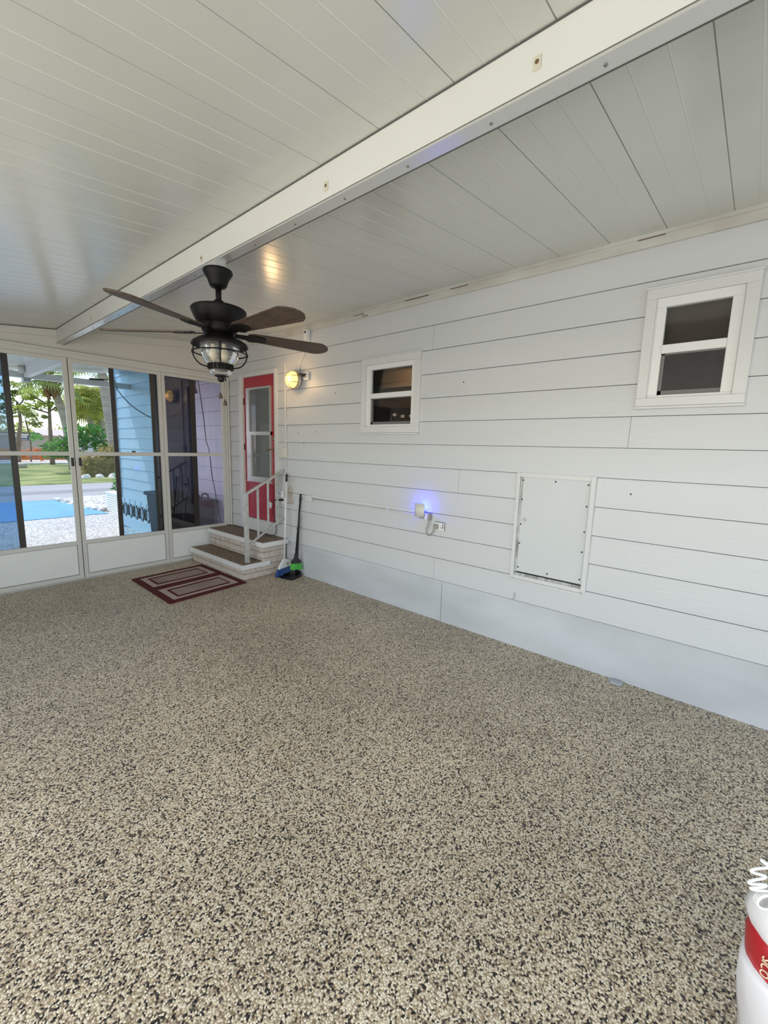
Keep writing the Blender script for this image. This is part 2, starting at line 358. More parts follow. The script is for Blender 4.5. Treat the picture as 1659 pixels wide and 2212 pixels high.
def window(n, outer, inner, gu, gl, mid, label):
    t = thing('window_%d' % n, (W, (outer[0]+outer[1])/2, outer[2]), label, 'window', kind='structure'); del t['category']
    def rect_ring(m, o_, i_, x0, x1, dx):
        (a, c), (b_, d) = wp(o_[0], o_[2], dx), wp(o_[1], o_[3], dx); (e, g), (f, h) = wp(i_[0], i_[2], dx), wp(i_[1], i_[3], dx)
        m.box(x0, x1, a, b_, h, d).box(x0, x1, a, b_, c, g).box(x0, x1, a, e, g, h).box(x0, x1, f, b_, g, h)
    m = MB(); rect_ring(m, outer, inner, W-.022, W+.012, .02); m.build('casing', TRIMW, t, .003)
    m = MB(); (a, c), (b_, d) = wp(outer[0], outer[2], .02), wp(outer[1], outer[3], .02)
    m.box(W-.034, W, a-.006, b_+.006, d-.004, d+.008); m.box(W-.034, W, a-.004, b_+.004, c-.016, c-.002); m.build('drip_edge', TRIMW, t, .002)
    m = MB(); rect_ring(m, (inner[0], inner[1], inner[2], inner[3]), (gl[0], gu[1], gl[2], gu[3]), W+.004, W+.06, 0)
    m.box(W-.004, W+.05, gl[0], gu[1], mid[0], mid[1]); m.build('sash', WHITEP, t, .003)
    MB().box(W+.034, W+.037, gu[0], gu[1], gu[2], gu[3]).build('upper_pane', MT['house glass'], t)
    MB().box(W+.030, W+.033, gl[0], gl[1], gl[2], gl[3]).build('lower_pane', MT['insect mesh glass'], t)
    m = MB(); m.box(W+.02, W+.036, gl[0], gl[1], gl[2], gl[2]+.028).box(W+.02, W+.036, gl[1]-.02, gl[1], gl[2], gl[3]).box(W+.02, W+.036, gl[0], gl[1], gl[3]-.008, gl[3])
    m.build('screen_frame', mat('screen frame grey', (.16, .155, .15), .5), t)
    return t
window(1, (2.425, 3.188, 1.809, 2.56), (2.485, 3.128, 1.874, 2.496), (2.525, 3.058, 2.208, 2.446), (2.525, 3.055, 1.894, 2.16), (2.158, 2.208), 'small white window beside the red door, nearer the lamp')
window(2, (.046, .616, 1.974, 2.717), (.112, .557, 2.03, 2.656), (.166, .499, 2.36, 2.596), (.169, .499, 2.045, 2.306), (2.306, 2.36), 'small high white window over the hatch end of the wall')
# what shows dimly inside them, and a stand-in for one pane reflection
tag(MB().box(W+.10, W+.108, .12, .56, 2.33, 2.66).build('roller_shade', mat('brown shade cloth', (.17, .115, .085), .9), None, 0, (W+.1, .34, 2.33)), 'brown roller shade behind the upper pane of the high window', 'shade')
tag(MB().box(W+.30, W+.34, -.3, .15, 2.32, 2.45).build('reflection_panel', mat('blue grey panel', (.10, .15, .18), .6), None, 0, (W+.3, 0, 2.32)), 'blue grey panel standing in for a reflection in the lower pane of the high window', 'painted_reflection', )  # coloured panel stands in for a bluish reflection on the glass
cb = thing('wall_cabinet', (W+1.0, 3.2, 1.6), 'tan shelved cabinet seen through the small window beside the door', 'cabinet')
TAN = mat('tan cabinet', (.42, .29, .19), .7)
MB().box(W+1.2, W+1.5, 2.9, 4.15, 1.9, 2.95).build('body', TAN, cb)
m = MB()
for z_ in (2.18, 2.45, 2.7): m.box(W+1.1, W+1.2, 2.9, 4.15, z_, z_+.025)
m.build('shelf', TAN, cb)
tag(MB().box(W+1.1, W+1.5, 2.9, 4.15, 1.1, 1.88).build('blue_panel', mat('blue interior panel', (.07, .12, .17), .6), None, 0, (W+1.1, 3.5, 1.1)), 'dull blue panel low in the room behind the small window', 'panel')
for i, (y_, z_, wh) in enumerate(((3.05, 2.02, 'middle'), (3.17, 2.04, 'leftmost'), (2.93, 2.02, 'rightmost'))):
    q = MB().ball((W+.55, y_, z_), .022, sc=(1, 1.1, .8)).build('globe_bulb', mat('bulb glow', (1, .9, .75), .5, emit=(1, .85, .6), estr=1.2), None, 0, (W+.55, y_, z_))
    tag(q, wh+' of three small glowing bulbs behind the small window', 'light bulb', 'bulbs glowing behind the small window')
l = bpy.data.lights.new('room_fill_light', 'POINT'); l.energy = 9; l.color = (1, .75, .5); l.shadow_soft_size = .1  # added unseen point light that lifts the tan interior behind the window
q = bpy.data.objects.new('room_fill_light', l); q.location = (W+.7, 3.2, 2.75); COL.objects.link(q)

# ------------------------------------------------------------------ red door
d = thing('door_1', (W, 5.09, .62), 'red half glass house door above the steps', 'door', kind='structure'); del d['category']
m = MB(); 
for a in ((W-.022, W+.06, 4.676, 4.722, .60, 2.612), (W-.022, W+.06, 5.476, 5.575, .60, 2.612), (W-.022, W+.06, 4.722, 5.476, 2.568, 2.612)): m.box(*a)
m.box(W-.032, W, 4.67, 5.58, 2.606, 2.622); m.box(W-.028, W-.02, 5.50, 5.55, .6, 2.6)
m.build('door_frame', TRIMW, d, .003)
m = MB(); m.box(W-.012, W+.03, 4.66, 5.58, .44, .60).box(W-.03, W+.05, 4.68, 5.52, .596, .618); m.build('door_sill', TRIMW, d, .003)
slab = MB().box(W+.012, W+.05, 4.724, 5.474, .622, 2.566).build('door_slab', RED, d, .002)
m = MB()
for a in ((4.80, 5.40, 1.10, 1.108), (4.80, 5.40, .70, .708)): m.box(W+.006, W+.014, *a)
for a in ((4.80, 4.808), (5.392, 5.40)): m.box(W+.006, W+.014, a[0], a[1], .70, 1.108)
m.build('panel_moulding', RED, slab)
m = MB(); g = (4.815, 5.395, 1.158, 2.422)
m.box(W-.012, W+.014, g[0], 4.842, 1.215, 2.396).box(W-.012, W+.014, 5.325, g[1], 1.215, 2.396).box(W-.012, W+.014, g[0], g[1], 2.396, g[3]).box(W-.012, W+.014, g[0], g[1], g[2], 1.215).box(W-.016, W+.014, g[0], g[1], 1.785, 1.832).box(W-.02, W+.014, 4.80, 5.40, 1.14, 1.158)
m.box(W-.0165, W+.014, 5.28, 5.325, 1.215, 1.785)
m.build('glazing_frame', ALU, slab)
DG = film('door glass', (.70, .74, .74), haze=.16)
MB().box(W+.0075, W+.0095, 4.842, 5.325, 1.832, 2.396).build('upper_pane', DG, slab)
MB().box(W+.0045, W+.0065, 4.842, 5.28, 1.215, 1.785).build('lower_pane', DG, slab)
# pleated curtain fixed behind the panes
m = MB(); vs = []; n = 60
for i in range(n+1):
    y_ = 4.842+(5.325-4.842)*i/n; x_ = W+.0105+.0009*(1+math.sin(i*1.3)); vs += [(x_, y_, 1.215), (x_, y_, 2.396)]
m.add(vs, [(2*i, 2*i+1, 2*i+3, 2*i+2) for i in range(n)], True); m.build('curtain', mat('curtain cloth', (.42, .43, .40), .85, nscale=3, col2=(.14, .15, .15), stretch=(1, 6, .6)), slab)
m = MB(); m.lathe([(0, -.03), (.017, -.03), (.02, -.022), (.032, -.006), (.033, .002)], (W+.012, 4.755, 1.735), (1, 0, 0), 20); m.build('deadbolt', BRASS, slab)
h = MB().lathe([(0, -.012), (.022, -.012), (.032, -.004), (.033, .002)], (W+.012, 4.755, 1.593), (1, 0, 0), 20)
h.tube([(W+.0, 4.755, 1.593), (W-.045, 4.755, 1.593)], .009); h.tube(spline([(W-.045, 4.752, 1.593), (W-.05, 4.80, 1.598), (W-.052, 4.85, 1.585), (W-.05, 4.885, 1.580), (W-.048, 4.90, 1.567)]), [.009]*9+[.008]*8+[.006]*16)
h.build('lever_handle', BRASS, slab)
for z_ in (2.25, 1.62, .9):
    MB().tube([(W+.004, 5.478, z_-.045), (W+.004, 5.478, z_+.045)], .007).build('hinge', BLACKM, d)

# ------------------------------------------------------------------ far wall: sliding screens
fw = thing('wall_far', (1, D, 0), 'cream gable and header over the sliding screen doors', 'wall', kind='structure'); del fw['category']
def gable_poly(x0, x1, zb, off):
    return x0, x1, zb, off
m = MB()
xs = [LX, W]
m.add([(LX, D, 2.55), (W, D, 2.55), (W, D, ceil_z(W)), (LX, D, ceil_z(LX)), (LX, D+.05, 2.55), (W, D+.05, 2.55), (W, D+.05, ceil_z(W)+.01), (LX, D+.05, ceil_z(LX)+.01)],
      [(0,1,2,3),(7,6,5,4),(0,4,5,1),(1,5,6,2),(2,6,7,3),(3,7,4,0)])
m.build('gable_panel', GABLE, fw)
m = MB()
for (o0, o1, t) in ((.0, .075, .022),):
    m.add([(LX, D-t, ceil_z(LX)-o1), (W, D-t, ceil_z(W)-o1), (W, D-t, ceil_z(W)-o0), (LX, D-t, ceil_z(LX)-o0), (LX, D, ceil_z(LX)-o1), (W, D, ceil_z(W)-o1), (W, D, ceil_z(W)), (LX, D, ceil_z(LX))],
          [(0,1,2,3),(7,6,5,4),(0,4,5,1),(1,5,6,2),(2,6,7,3),(3,7,4,0)])
m.build('ceiling_channel', GABLE, fw)
m = MB(); m.bar((LX, D-.021, ceil_z(LX)-.003), (1.32, D-.021, ceil_z(1.32)-.003), .006, .009); m.build('joint_line', GAPM, fw)  # dark strip drawn in for the shade line under the ceiling
m = MB(); m.box(LX, W-.01, D-.03, D+.05, 2.553, 2.628).box(LX, W-.01, D-.045, D, 2.600, 2.628); m.build('header_channel', FRAME, fw, .002)
m = MB(); m.box(LX, 3.0, D-.02, D+.06, .0, .018); m.build('threshold', ALU, fw)
m = MB(); m.box(3.276, 3.300, D-.03, D+.05, 0, 2.6).box(3.304, 3.328, D-.045, D+.05, 0, 2.62); m.build('corner_jamb', FRAME, fw, .002)
def panel(n, x0, x1, label, sashes, handles=()):
    t = thing('door_%d' % n if 'door' in label else 'window_%d' % n, ((x0+x1)/2, D, 0), label, 'door', kind='structure'); del t['category']
    sw = .042; m = MB(); y0, y1 = D-.005, D+.03
    m.box(x0, x0+sw, y0, y1, .015, 2.553).box(x1-sw, x1, y0, y1, .015, 2.553)
    m.box(x0+sw, x1-sw, y0, y1, 2.512, 2.553).box(x0+sw, x1-sw, y0-.004, y1, 1.473, 1.518).box(x0+sw, x1-sw, y0, y1, .425, .470).box(x0+sw, x1-sw, y0, y1, .015, .062)
    m.build('frame', FRAME, t, .002)
    MB().box(x0+sw, x1-sw, D+.008, D+.02, .066, .425).build('kick_panel', KICK, t)
    g = MB(); 
    for z_ in (.064, .4235): g.box(x0+sw, x1-sw, D+.004, D+.0085, z_-.0025, z_+.0025)
    for x_ in (x0+sw+.001, x1-sw-.004): g.box(x_, x_+.003, D+.004, D+.0085, .064, .424)
    g.build('rubber_bead', GAPM, t)
    for (a, b_, mt) in sashes:
        if mt == 'stile':
            MB().box(a, b_, D+.032, D+.05, .45, 2.53).build('sash_stile', BRONZE, t)
        else:
            MB().box(a, b_, D+.040, D+.042, .455, 1.485).box(a, b_, D+.040, D+.042, 1.505, 2.53).build('vinyl_pane', MT[mt], t)
    for x_ in handles: MB().box(x_-.013, x_+.013, D-.022, D-.005, 1.355, 1.450).build('pull_handle', BLACKP, t, .003)
    return t
panel(2, .478, 1.403, 'left sliding screen door, mostly clear', [(.50, .855, 'left blue vinyl'), (.85, .905, 'stile'), (.905, 1.37, 'clear vinyl')], (1.378,))
panel(3, 1.411, 2.400, 'right sliding screen door with a blue tinted pane', [(1.45, 1.825, 'clear vinyl'), (1.822, 1.872, 'stile'), (1.872, 2.280, 'blue tinted vinyl'), (2.278, 2.315, 'stile'), (2.315, 2.37, 'dark navy vinyl')], (1.452,))
MB().box(2.02, 2.06, D+.026, D+.04, 1.515, 1.535).build('sash_latch', BLACKP, bpy.data.objects['door_3'])
panel(3, 2.404, 3.274, 'fixed screen window in the corner with navy and lilac panes', [(2.44, 2.80, 'navy tinted vinyl'), (2.79, 2.857, 'stile'), (2.857, 3.24, 'lilac tinted vinyl')])
panel(4, -.45, .470, 'fixed screen window left of the sliding doors', [(-.41, .43, 'left blue vinyl')])
B(LX, -.452, D-.02, D+.05, 0, 2.56).build('end_panel', GABLE, fw)
MB().box(1.404, 1.4095, D+.006, D+.028, .02, 2.55).build('meeting_gap', GAPM, fw)

# ------------------------------------------------------------------ left and back screen walls of the porch (out of the frame)
def screen_wall(name, label, axis, pos, a0, a1, ztop, solid=()):
    t = thing(name, (pos if axis == 'x' else (a0+a1)/2, (a0+a1)/2 if axis == 'x' else pos, 0), label, 'wall', kind='structure'); del t['category']
    def bx(m, u0, u1, z0, z1, th=.03):
        if axis == 'x': m.box(pos-th, pos+th, u0, u1, z0, z1)
        else: m.box(u0, u1, pos-th, pos+th, z0, z1)
    m = MB(); bx(m, a0, a1, 0, .45, .012)
    for s0, s1 in solid: bx(m, s0, s1, .45, ztop, .012)
    m.build('kick_panel', KICK, t)
    m = MB(); bx(m, a0, a1, .43, .48); bx(m, a0, a1, ztop-.1, ztop)
    k = a0
    while k <= a1+.01: bx(m, k-.025, k+.025, 0, ztop-.1); k += (a1-a0)/6
    m.build('screen_frame', FRAME, t)
screen_wall('wall_left', 'screened left side of the porch', 'x', LX+.03, BY, D, ceil_z(LX), [(4.1, D)])
t_ = screen_wall('wall_back', 'screened back end of the porch', 'y', BY, LX, W, 2.5)
m = MB(); m.add([(LX, BY, 2.5), (W, BY, 2.5), (W, BY, ceil_z(W)), (LX, BY, ceil_z(LX))], [(0, 3, 2, 1)]); m.build('gable_panel', GABLE, bpy.data.objects['wall_back'])

# ------------------------------------------------------------------ ceiling beam
bt = thing('ceiling_beam', (1.355, 1.6, 2.69), 'long cream enamelled beam running under the ceiling that carries the fan', 'beam')
MB().box(1.325, 1.387, BY, D, 2.700, 2.845).build('beam_body', BEAMM, bt)
MB().box(1.3235, 1.3885, BY, D, 2.686, 2.6945).build('bottom_flange', BEAMB, bt)
MB().box(1.327, 1.385, BY, D, 2.692, 2.701).box(1.3835, 1.3895, BY, D, 2.6852, 2.694).box(1.3215, 1.3262, BY, D, 2.8325, 2.8385).build('flange_seam_shade', GAPM, bt)  # dark flange recess, plus edge strips coloured in as joint shadows
for k in range(16):
    y_ = .41+.3345*k
    if y_ > D-.1: break
    if abs(y_-2.5) < .12: continue
    MB().lathe([(0, -.003), (.004, -.003), (.006, .001)], (1.357, y_, 2.6855), (0, 0, 1), 10).build('screw', mat('dull screw', (.20, .19, .18), .5, metal=.3), bt)
for (y_, z_) in ((.589, 2.757), (1.492, 2.745), (2.59, 2.733), (4.648, 2.74)):
    p = MB().box(1.321, 1.3255, y_-.012, y_+.012, z_-.018, z_+.018).build('eyelet_plate', mat('yellowed plate', (.60, .57, .46), .5), bt, .002)
    MB().lathe([(0, -.001), (.006, -.001), (.006, .003)], (1.3205, y_, z_+.002), (1, 0, 0), 10).build('eyelet_hole', mat('eyelet hole', (.16, .09, .04), .8), p)

# ------------------------------------------------------------------ ceiling fan
FX, FY = 1.366, 2.485
fan = thing('ceiling_fan', (FX, FY, 2.687), 'black five blade ceiling fan with a caged glass light, hanging from the beam', 'ceiling fan')
cz = (FX, FY, 0)
MB().box(FX-.045, FX+.02, FY-.06, FY+.06, 2.655, 2.687).build('mounting_bracket', BEAMB, fan)
MB().lathe([(0, 2.656), (.080, 2.656), (.084, 2.646), (.082, 2.638), (.060, 2.605), (.050, 2.575), (.044, 2.564), (.02, 2.558), (0, 2.558)], cz, n=36).build('canopy', BLACKM, fan)
MB().tube([(FX, FY, 2.57), (FX, FY, 2.44)], .0165, 14).lathe([(.017, 2.495), (.03, 2.485), (.036, 2.46), (.04, 2.44)], cz).build('downrod', BLACKM, fan)
mo = MB().lathe([(0, 2.450), (.10, 2.448), (.150, 2.441), (.158, 2.432), (.156, 2.423), (.140, 2.385), (.128, 2.365), (.108, 2.352), (.10, 2.345), (.10, 2.315), (.085, 2.300), (0, 2.30)], cz, n=44).build('motor_housing', BLACKM, fan)
WOODB = mat('weathered oak blade', (.105, .065, .042), .55, nscale=9, col2=(.045, .028, .02), stretch=(1, 9, 1), bump=.3, bscale=30)
def blade(az):
    e1 = Vector((math.cos(az), math.sin(az), 0)); e2 = Vector((-math.sin(az), math.cos(az), 0)); pt = R(-11)
    e2 = e2*math.cos(pt)+Vector((0, 0, 1))*math.sin(pt); n_ = e1.cross(e2)
    ob = bpy.data.objects.new('blade', None)
    pts = []; out = [(.165, -.036), (.20, -.050), (.62, -.080), (.640, -.079), (.675, -.062), (.705, -.034), (.718, .0), (.712, .034), (.688, .062), (.655, .079), (.635, .080), (.20, .050), (.165, .036)]
    loc = [Vector((u, v_, 0)) for u, v_ in out]; n = len(loc)
    vs = [(p.x, p.y, .004) for p in loc]+[(p.x, p.y, -.004) for p in loc]
    me = bpy.data.meshes.new('blade'); me.from_pydata(vs, [], [tuple(range(n)), tuple(range(2*n-1, n-1, -1))]+[(i, n+i, n+(i+1) % n, (i+1) % n) for i in range(n)])
    me.materials.append(WOODB); ob = bpy.data.objects.new('blade', me); COL.objects.link(ob); ob.parent = fan
    Mx = Matrix((e1, e2, n_)).transposed().to_4x4(); Mx.translation = Vector((0, 0, 2.312-2.687)); ob.matrix_local = Mx
    m = MB(); m.prism([(.09, -.02), (.16, -.028), (.19, -.05), (.27, -.03), (.285, 0), (.27, .03), (.19, .05), (.16, .028), (.09, .02)], -.010, -.0042)
    me2 = bpy.data.meshes.new('blade_iron'); me2.from_pydata(m.v, [], m.f); me2.materials.append(BLACKM)
    q = bpy.data.objects.new('blade_iron', me2); COL.objects.link(q); q.parent = ob
for a in (-160, -88, -16, 56, 128): blade(R(a+1))
lk = MB().lathe([(0, 2.302), (.075, 2.298), (.085, 2.285), (.125, 2.268), (.155, 2.248), (.163, 2.232), (.158, 2.228), (.12, 2.240), (0, 2.25)], cz, n=44).build('light_shade', BLACKM, fan)
prof = []
for i in range(25):
    t = i/24; z_ = 2.248-.125*t; r_ = .112*math.sqrt(max(0, 1-((t-.18)/1.02)**2)); r_ = max(r_, .062)
    prof.append((r_+(.0022 if i % 2 else 0), z_))
gl = MB().lathe(prof, cz, n=40).build('glass_globe', MT['ribbed lamp glass'], fan)
m = MB()
for a in (.6, 2.7, 4.8): m.lathe([(0, 2.14), (.014, 2.145), (.024, 2.17), (.022, 2.195), (.012, 2.215), (.012, 2.24)], (FX+.04*math.cos(a), FY+.04*math.sin(a), 0), n=14)
m.build('bulb', mat('frosted bulb', (.75, .66, .48), .3), fan)
m = MB().lathe([(.056, 2.130), (.069, 2.130), (.071, 2.122), (.071, 2.100), (.069, 2.093), (.056, 2.093)], cz, n=40)
for k in range(20):
    a = 2*math.pi*k/20; m.bar((FX+.071*math.cos(a), FY+.071*math.sin(a), 2.097), (FX+.071*math.cos(a), FY+.071*math.sin(a), 2.126), .006, .007)
m.build('gallery_band', BLACKM, fan)
MB().lathe([(.06, 2.094), (.064, 2.082), (.058, 2.068), (.03, 2.060), (0, 2.058)], cz, n=32).build('lower_glass', MT['ribbed lamp glass'], fan)
MB().lathe([(0, 2.066), (.036, 2.062), (.036, 2.056), (.022, 2.052), (.019, 2.045), (.021, 2.036), (.014, 2.026), (0, 2.022)], cz, n=24).build('finial', BLACKM, fan)
cg = MB(); cg.torus((FX, FY, 2.19), .152, .0042)
for a in (241, 331, 61, 151):
    a = R(a); pr = [(.135, 2.238), (.148, 2.215), (.152, 2.19), (.149, 2.165), (.135, 2.14), (.11, 2.118), (.07, 2.108)]
    cg.tube(spline([(FX+r_*math.cos(a), FY+r_*math.sin(a), z_) for r_, z_ in pr], 4), .0042, 8)
    c_ = Vector((FX+.153*math.cos(a), FY+.153*math.sin(a), 2.19)); cg.bar(c_-Vector((0, 0, .009)), c_+Vector((0, 0, .009)), .017, .013, (math.cos(a), math.sin(a), 0))
cg.build('lamp_cage', BLACKM, fan)
for (dx, dy, zb) in ((-.004, .004, 1.925), (.018, -.008, 1.885)):
    MB().tube([(FX+dx, FY+dy, 2.03), (FX+dx, FY+dy, zb+.04)], .0009, 6).build('pull_chain', BRASS, fan)
    MB().lathe([(0, zb+.04), (.003, zb+.036), (.010, zb+.016), (.0125, zb+.008), (.010, zb+.001), (0, zb)], (FX+dx, FY+dy, 0), n=14).build('pull_pendant', mat('pendant wood', (.07, .045, .035), .5), fan)

# ------------------------------------------------------------------ steps
st = thing('entry_steps', (2.95, 5.15, 0), 'two white edged brick steps with pebble treads below the red door', 'steps')
MB().box(2.712, W-.005, 4.518, 5.84, 0, .14).box(2.975, W-.005, 4.518, 5.84, .14, .385).build('mortar_core', MORT, st)
br = MB()
def course_y(x, y0, y1, z0, z1, off):   # bricks on a face looking to -x
    y_ = y0-off
    while y_ < y1:
        a, b_ = max(y_, y0), min(y_+.27, y1)
        if b_-a > .02: br.box(x-.012, x+.03, a+.002, b_-.003, z0+.003, z1-.003)
        y_ += .27
def course_x(y, x0, x1, z0, z1, off):
    x_ = x0-off
    while x_ < x1:
        a, b_ = max(x_, x0), min(x_+.27, x1)
        if b_-a > .02: br.box(a+.002, b_-.003, y-.012, y+.03, z0+.003, z1-.003)
        x_ += .27
for k in range(2): course_y(2.712, 4.507, 5.84, .072*k, min(.14, .072*(k+1)), .12*k+.02); course_x(4.518, 2.70, W-.008, .072*k, .072*(k+1), .1*k)
for k in range(2, 5):
    z0, z1 = .144+.08*(k-2), .144+.08*(k-1)
    if z1-z0 > .02:
        course_x(4.518, 2.965 if k > 2 else 2.965, W-.008, z0, z1, .13*(k % 2)+.04)
        course_y(2.975, 4.507, 5.84, max(z0, .196), z1, .14*(k % 2)+.03)
br.build('brickwork', BRICK, st, .004)
MB().box(2.685, 2.985, 4.50, 5.85, .15, .1935).build('lower_tread', STEPM, st)
MB().box(2.95, W-.004, 4.47, 5.85, .39, .4385).build('upper_tread', STEPM, st)
m = MB(); m.box(2.665, 2.686, 4.480, 5.85, .138, .195).box(2.686, 3.062, 4.480, 4.501, .138, .195)
m.build('lower_fascia', FASC, st, .002)
m = MB(); m.box(2.930, 2.951, 4.447, 5.85, .383, .440).box(2.951, W-.004, 4.447, 4.471, .383, .440); m.build('upper_fascia', FASC, st, .002)

hr = thing('handrail', (2.80, 4.58, .195), 'worn white metal handrail on the brick steps', 'handrail')
MB().box(2.772, 2.818, 4.560, 4.606, .195, 1.066).build('post', RAILM, hr, .003)
MB().box(2.762, 2.828, 4.552, 4.614, 1.064, 1.071).build('post_cap', RAILM, hr)
def rz(x, lo): return (.412+(x-2.815)*(.722-.412)/.515) if lo else (1.056+(x-2.80)*(1.332-1.056)/.53)
MB().bar((2.80, 4.583, rz(2.80, 0)), (W-.004, 4.552, rz(W, 0)), .045, .026).build('top_rail', RAILM, hr, .004)
MB().bar((2.818, 4.583, rz(2.818, 1)), (W-.004, 4.552, rz(W, 1)), .028, .022).build('bottom_rail', RAILM, hr, .003)
for x_ in (2.955, 3.098, 3.237):
    y_ = 4.583-(x_-2.8)*.058; MB().box(x_-.011, x_+.011, y_-.009, y_+.009, rz(x_, 1), rz(x_, 0)).build('baluster', RAILM, hr)

# ------------------------------------------------------------------ rug
rg = thing('door_rug', (2.2, 4.93, 0), 'maroon and beige striped rug on the floor before the steps', 'rug')
c00, c10, c11, c01 = Vector((1.748, 4.345, 0)), Vector((2.672, 4.405, 0)), Vector((2.668, 5.52, 0)), Vector((1.772, 5.468, 0))
def rp(u, v_): return (c00*(1-u)+c10*u)*(1-v_)+(c01*(1-u)+c11*u)*v_
def rrect(m, u0, u1, v0, v1, z0, z1, n=14):
    vs = []
    for i in range(n+1):
        for j in range(n+1):
            p = rp(u0+(u1-u0)*i/n, v0+(v1-v0)*j/n); vs.append((p.x, p.y, z1+.0015*math.sin(p.x*9)*math.sin(p.y*7)))
    m.add(vs, [(i*(n+1)+j, (i+1)*(n+1)+j, (i+1)*(n+1)+j+1, i*(n+1)+j+1) for i in range(n) for j in range(n)], True)
    pts = [rp(u0, v0), rp(u1, v0), rp(u1, v1), rp(u0, v1)]
    for a, b_ in zip(pts, pts[1:]+pts[:1]): m.quad((a.x, a.y, z0), (b_.x, b_.y, z0), (b_.x, b_.y, z1), (a.x, a.y, z1))
m = MB(); rrect(m, 0, 1, 0, 1, .001, .010); m.build('rug_base', RUGR, rg)
def ring(m, u0, u1, v0, v1, wu, wv, z):
    rrect(m, u0, u1, v0, v0+wv, z, z+.0022, 6); rrect(m, u0, u1, v1-wv, v1, z, z+.0022, 6); rrect(m, u0, u0+wu, v0+wv, v1-wv, z, z+.0022, 6); rrect(m, u1-wu, u1, v0+wv, v1-wv, z, z+.0022, 6)
for v0 in (.065, .560):
    v1 = v0+.37; m = MB(); ring(m, .08, .925, v0, v1, .068, .045, .0098); m.build('border_band', RUGB, rg)
    m = MB(); a, b_, c_, d_ = .185, .825, v0+.088, v1-.088
    k = a
    while k < b_: rrect(m, k, k+.012, c_, d_, .0098, .0120, 2); k += .0205
    m.build('ribbed_centre', RUGB, rg)

# ------------------------------------------------------------------ wall lamp
lm = thing('wall_lamp', (W, 4.26, 2.44), 'round caged bulkhead lamp glowing warm beside the red door', 'wall lamp')
LY, LZ = 4.245, 2.437
MB().lathe([(0, -.01), (.075, -.01), (.08, -.02), (.102, -.03), (.108, -.055), (.108, -.075), (.100, -.082), (.09, -.082)], (W, LY, LZ), (1, 0, 0), 36).build('lamp_base', mat('lamp base cream', (.62, .56, .45), .5), lm)
GLOW = mat('glowing lens', (.5, .36, .14), .4, emit=(1, .68, .25), estr=1.3)
MB().lathe([(.098, -.078), (.096, -.105), (.084, -.130), (.06, -.148), (.03, -.156), (0, -.158)], (W, LY, LZ), (1, 0, 0), 32).build('lamp_lens', GLOW, lm)
cg = MB()
def lens_r(h):  # radius at depth h
    P_ = [(.080, .101), (.105, .099), (.130, .087), (.148, .063), (.160, .0)]
    for (a, ra), (b_, rb) in zip(P_, P_[1:]):
        if a <= h <= b_: return ra+(rb-ra)*(h-a)/(b_-a)
    return 0
def arc(c_off, vertical):
    pts = []
    for i in range(17):
        t = -1+2*i/16; rr = math.sqrt(max(0, .101**2-c_off**2))*t; rad = math.hypot(rr, c_off); hh = .082
        for h10 in range(82, 161, 2):
            if lens_r(h10/1000) >= rad: hh = h10/1000
        pts.append((W-hh-.003, LY+(c_off if vertical else rr), LZ+(rr if vertical else c_off)))
    return pts
cg.tube(arc(0, True), .0035, 6).tube(arc(-.035, False), .0035, 6).tube(arc(.04, False), .0035, 6); cg.torus((W-.081, LY, LZ), .103, .005, (1, 0, 0))
cg.build('wire_guard', mat('brass wire guard', (.42, .30, .14), .4, metal=.4), lm)
l = bpy.data.lights.new('wall_lamp_glow', 'POINT'); l.energy = 3.2; l.color = (1, .62, .28); l.shadow_soft_size = .06
q = bpy.data.objects.new('wall_lamp_glow', l); q.location = (W-.24, LY, LZ); COL.objects.link(q)

ot = thing('wall_outlet', (W, 4.075, 2.475), 'small white outlet box right of the glowing lamp, with a plug in it', 'outlet')
MB().box(W-.022, W, 4.036, 4.125, 2.43, 2.518).build('cover_plate', WHITEP, ot, .004)
MB().lathe([(0, -.032), (.024, -.032), (.028, -.022)], (W, 4.075, 2.478), (1, 0, 0), 18).build('socket', mat('chrome socket', (.5, .5, .5), .25, metal=.8), ot)
MB().tube([(W-.03, 4.085, 2.478), (W-.06, 4.115, 2.485), (W-.075, 4.15, 2.495)], [.018, .016, .008]).build('plug', BLACKP, ot)
pts = [wp(4.148, 2.714, .02), wp(4.201, 2.662, .02), wp(4.233, 2.601, .02), wp(4.239, 2.543, .02), (4.19, 2.50)]
tag(MB().tube(spline([(W-.015, 4.12, 2.85), (W-.015, 4.115, 2.78)]+[(W-.02, a, b_) for a, b_ in pts[:4]]+[(W-.06, 4.175, 2.497)]), .0035, 8).build('lamp_cord', WHITEP, None, 0, (W-.02, 4.17, 2.6)), 'thin white cord hanging from the camera down to the lamp outlet', 'cord')
sn = thing('security_camera', (W, 4.1, 2.86), 'small white camera box high on the siding above the lamp', 'camera')
MB().box(W-.05, W, 4.02, 4.085, 2.855, 2.985).build('camera_body', WHITEP, sn, .006)
MB().box(W-.012, W, 4.085, 4.12, 2.86, 2.99).build('mounting_plate', TRIMW, sn, .002)
MB().lathe([(0, -.058), (.011, -.058), (.013, -.048)], (W, 4.05, 2.957), (1, 0, 0), 16).build('lens', BLACKP, sn)

